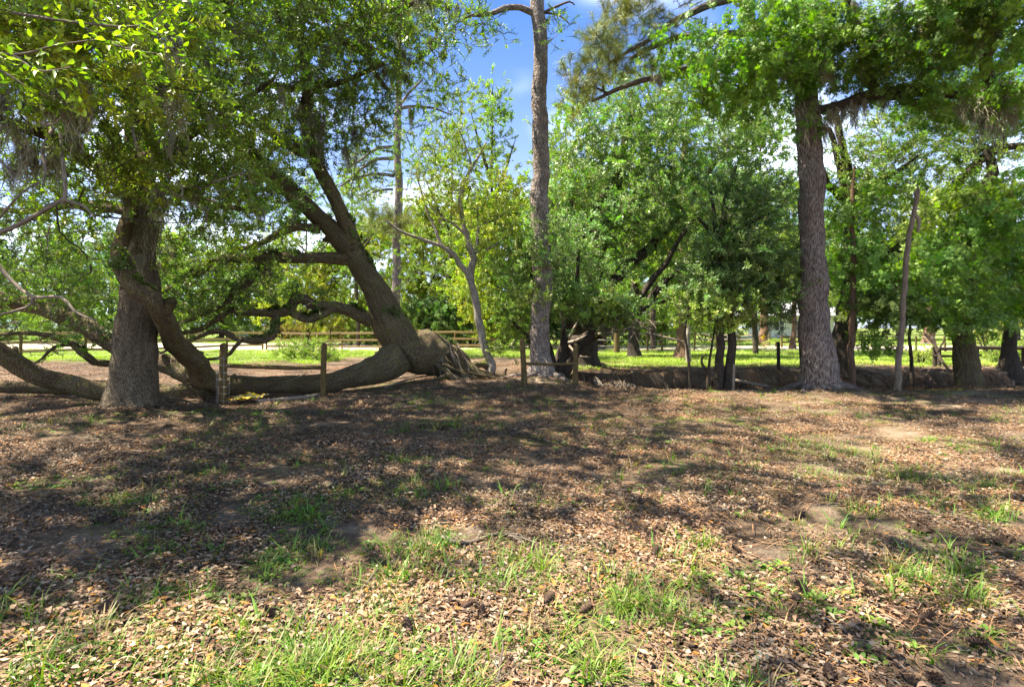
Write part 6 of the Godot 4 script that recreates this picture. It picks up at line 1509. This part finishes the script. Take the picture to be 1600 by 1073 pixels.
func creek_roots() -> void:
	var t: Tree3 = start_tree("root_mat", "matted bared roots spilling down the creek bank right of the short rail", Vector3(2.6, 0.0, -13.4), M.deadwood, Vector2(0.2, 0.8), "", "roots")
	for k in 75:
		var x := rng.randf_range(1.9, 3.9)
		var d: float = creek_centre(x) - 2.5 + rng.randf_range(-0.1, 0.6)
		if k % 3 == 0:
			d = creek_centre(x) + 2.2 - rng.randf() * 0.7
		var s := 1.0 if k % 3 else -1.0
		var ctrl := []
		for i in 5:
			var u := i / 4.0
			var xx := x + u * rng.randf_range(-0.5, 0.7)
			var dd := d + s * u * rng.randf_range(0.7, 1.5)
			ctrl.append([Vector3(xx, ht(xx, dd) + 0.06 + 0.16 * sin(u * PI) * rng.randf(), -dd), rng.randf_range(0.008, 0.02) * (1.1 - u * 0.7)])
		limb(t, "root", ctrl, 5, 0.1, 0.2)
	var far := start_tree("bank_roots", "tangle of dark roots bared along the far creek bank at right", Vector3(9.0, 0.0, -17.4), M.bank, Vector2(0.2, 0.8), "", "roots")
	for k in 190:
		var x := rng.randf_range(4.5, 16.5)
		var d := creek_centre(x) + rng.randf_range(1.8, 2.9)
		var ctrl := []
		var r := rng.randf_range(0.006, 0.026)
		var slant := rng.randf_range(-2.2, 2.2)
		for i in 5:
			var u := i / 4.0
			var xx := x + slant * u + rng.randf_range(-0.08, 0.08)
			var dd := d - u * rng.randf_range(0.9, 1.5)
			ctrl.append([Vector3(xx, ht(xx, dd) + r * 0.5 + 0.07 * sin(u * PI) * rng.randf(), -dd), r * (1.1 - u * 0.7)])
		limb(far, "root", ctrl, 5, 0.2, 0.2)
	var mid := start_tree("bank_roots", "knotted roots bared in the creek bank left of the centre pine", Vector3(-0.5, 0.0, -16.4), M.bank, Vector2(0.2, 0.8), "", "roots")
	for k in 60:
		var x := rng.randf_range(-2.2, 1.2)
		var d := creek_centre(x) + rng.randf_range(-2.6, 2.6)
		var ctrl := []
		var r := rng.randf_range(0.014, 0.055)
		var slant := rng.randf_range(-0.8, 0.8)
		var s := -signf(d - creek_centre(x))
		for i in 5:
			var u := i / 4.0
			var xx := x + slant * u
			var dd := d + s * u * rng.randf_range(0.5, 1.2)
			ctrl.append([Vector3(xx, ht(xx, dd) + r * 0.7 + 0.2 * sin(u * PI) * rng.randf(), -dd), r * (1.1 - u * 0.6)])
		limb(mid, "root", ctrl, 6, 0.2, 0.15)

func block(parent: Node3D, called: String, c: Vector3, s: Vector3, material: Material, bevel := 0.01) -> MeshInstance3D:
	var m := MB.new()
	m.box(Vector3.ZERO, s, Basis(), bevel)
	return put(called, m.done(), material, parent, Transform3D(Basis(), c))

func white_house() -> void:
	var at := G(1215, 68.0)
	var t := thing("white_house", "white house with a long porch and grey roof behind the pale fence", "house", at)
	block(t, "wall", Vector3(2.6, 1.45, -2.0), Vector3(9.0, 2.9, 4.0), M.white_paint)
	var roof := MB.new()
	var rp := [[-7.4, 0.6], [7.6, 0.6]]
	for s in [1.0, -1.0]:
		var slope := Basis(Vector3.RIGHT, s * 0.45)
		roof.box(Vector3(0.1, 3.75, -2.0 + s * 1.75), Vector3(15.0, 0.08, 4.3), slope, 0.02)
	put("roof", roof.done(), M.roof, t)
	for k in 6:
		block(t, "porch_post", Vector3(-6.9 + k * 1.45, 1.3, 1.0), Vector3(0.14, 2.6, 0.14), M.white_paint)
	block(t, "porch_beam", Vector3(-3.3, 2.7, 1.0), Vector3(7.6, 0.24, 0.18), M.white_paint)
	block(t, "porch_floor", Vector3(-3.0, 0.12, 0.0), Vector3(8.4, 0.24, 2.4), M.roof)
	block(t, "porch_railing", Vector3(-3.3, 0.95, 1.0), Vector3(7.6, 0.08, 0.06), M.white_paint)
	for x in [0.2, 2.9, 5.2]:
		var w := block(t, "window", Vector3(x, 1.6, 0.03), Vector3(1.3, 1.4, 0.1), M.white_paint)
		for i in 2:
			for j in 2:
				block(w, "pane", Vector3(-0.29 + i * 0.58, -0.31 + j * 0.62, 0.045), Vector3(0.5, 0.54, 0.03), M.glass, 0.004)

func shed() -> void:
	var at := G(368, 72.0)
	var t := thing("shed", "small white shed with a blue door beyond the left fence", "shed", at)
	block(t, "wall", Vector3(0.0, 0.95, -1.0), Vector3(2.7, 1.9, 2.0), M.white_paint)
	block(t, "door", Vector3(-0.5, 0.8, 0.03), Vector3(0.75, 1.6, 0.06), M.pale_blue)
	var r := MB.new()
	for s in [1.0, -1.0]:
		r.box(Vector3(0, 2.05, -1.0 + s * 0.55), Vector3(3.0, 0.06, 1.35), Basis(Vector3.RIGHT, s * 0.35), 0.01)
	put("roof", r.done(), M.roof, t)

func palm() -> void:
	var at := G(1214, 40.0)
	var t: Tree3 = start_tree("palm", "small feathery palm at the lawn edge near the white house", at, M.dark, Vector2(0.45, 1.5), "", "palm")
	limb(t, "trunk", [[at - Vector3(0, 0.1, 0), 0.12], [at + Vector3(0, 0.35, 0), 0.1]], 8)
	for k in 11:
		var a := k * 2.4
		var m := MB.new()
		var dir := Vector3(cos(a), 0, sin(a))
		var pts := PackedVector3Array()
		for i in 7:
			var u := i / 6.0
			pts.append(Vector3(0, 0.35, 0) + dir * 1.15 * u + Vector3(0, 0.75 * u - 0.95 * u * u, 0))
		m.strip(pts, 0.03, 0.01, dir.cross(Vector3.UP), Color(0.2, 0.26, 0.05))
		for i in range(1, 7):
			for s in [-1.0, 1.0]:
				for q in 2:
					var p := pts[i] - dir * 0.08 * q
					var d: Vector3 = (dir * 0.6 + dir.cross(Vector3.UP) * s + Vector3(0, -0.25, 0)).normalized()
					m.strip(PackedVector3Array([p, p + d * 0.2, p + d * 0.36 - Vector3(0, 0.05, 0)]), 0.03, 0.008, dir, Color(0.22, 0.28, 0.05))
		put("frond", m.done(), M.broad, t.node)

func sky_cover() -> ImageTexture:  # clouds added all round for neutral fill light; the seed keeps the view clearer
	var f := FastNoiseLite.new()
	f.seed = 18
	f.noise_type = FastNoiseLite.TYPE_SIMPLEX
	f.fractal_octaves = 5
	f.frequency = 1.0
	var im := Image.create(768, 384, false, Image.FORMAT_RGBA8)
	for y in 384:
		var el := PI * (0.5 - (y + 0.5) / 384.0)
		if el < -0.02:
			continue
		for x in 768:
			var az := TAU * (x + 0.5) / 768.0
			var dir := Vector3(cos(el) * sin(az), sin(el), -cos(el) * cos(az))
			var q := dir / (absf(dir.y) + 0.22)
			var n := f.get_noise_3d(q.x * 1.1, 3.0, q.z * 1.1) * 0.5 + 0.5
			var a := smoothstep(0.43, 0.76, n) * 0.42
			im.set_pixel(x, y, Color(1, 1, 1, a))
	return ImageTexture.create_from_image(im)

func _ready() -> void:
	# camera
	var cam := Camera3D.new()
	cam.name = "camera"
	cam.projection = Camera3D.PROJECTION_FRUSTUM
	cam.keep_aspect = Camera3D.KEEP_HEIGHT
	cam.near = 0.05
	cam.far = 1500.0
	cam.size = 2.0 * 0.05 * 536.5 / F
	cam.frustum_offset = Vector2(0, -0.05 * 26.5 / F)
	cam.position = Vector3(0, EYE, 0)
	add_child(cam)
	# sky and light
	var sky := ProceduralSkyMaterial.new()
	sky.sky_top_color = Color(0.015, 0.063, 0.21).linear_to_srgb()
	sky.sky_horizon_color = Color(0.36, 0.44, 0.57).linear_to_srgb()
	sky.sky_curve = 0.16
	sky.sky_energy_multiplier = 1.0
	sky.ground_bottom_color = Color(0.12, 0.10, 0.07).linear_to_srgb()
	sky.ground_horizon_color = Color(0.3, 0.32, 0.3).linear_to_srgb()
	sky.sun_angle_max = 12.0
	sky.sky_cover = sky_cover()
	var env := Environment.new()
	env.background_mode = Environment.BG_SKY
	env.sky = Sky.new()
	env.sky.sky_material = sky
	env.tonemap_mode = Environment.TONE_MAPPER_LINEAR
	env.tonemap_exposure = 4.6
	env.sdfgi_enabled = true
	env.ssao_enabled = true
	env.ssil_enabled = true
	var we := WorldEnvironment.new()
	we.name = "world"
	we.environment = env
	add_child(we)
	var sun := DirectionalLight3D.new()
	sun.name = "sun"
	sun.light_energy = 1.6
	sun.light_color = Color(1.0, 0.965, 0.90)
	sun.light_angular_distance = 0.5
	sun.shadow_enabled = true
	sun.look_at_from_position(Vector3(-0.55, 1.0, -0.04) * 50.0, Vector3.ZERO)
	add_child(sun)
	rng.seed = 4711
	nz.seed = 3
	nz.noise_type = FastNoiseLite.TYPE_SIMPLEX
	nz.frequency = 0.02
	nz.fractal_octaves = 3
	nz2.seed = 9
	nz2.noise_type = FastNoiseLite.TYPE_SIMPLEX
	nz2.frequency = 0.06
	nz2.fractal_octaves = 3
	make_materials()
	make_pieces()
	make_ground()
	left_oak()
	leaning_oak()
	tall_pines()
	right_canopy()
	middle_trees()
	background()
	make_litter_and_grass()
	small_things()
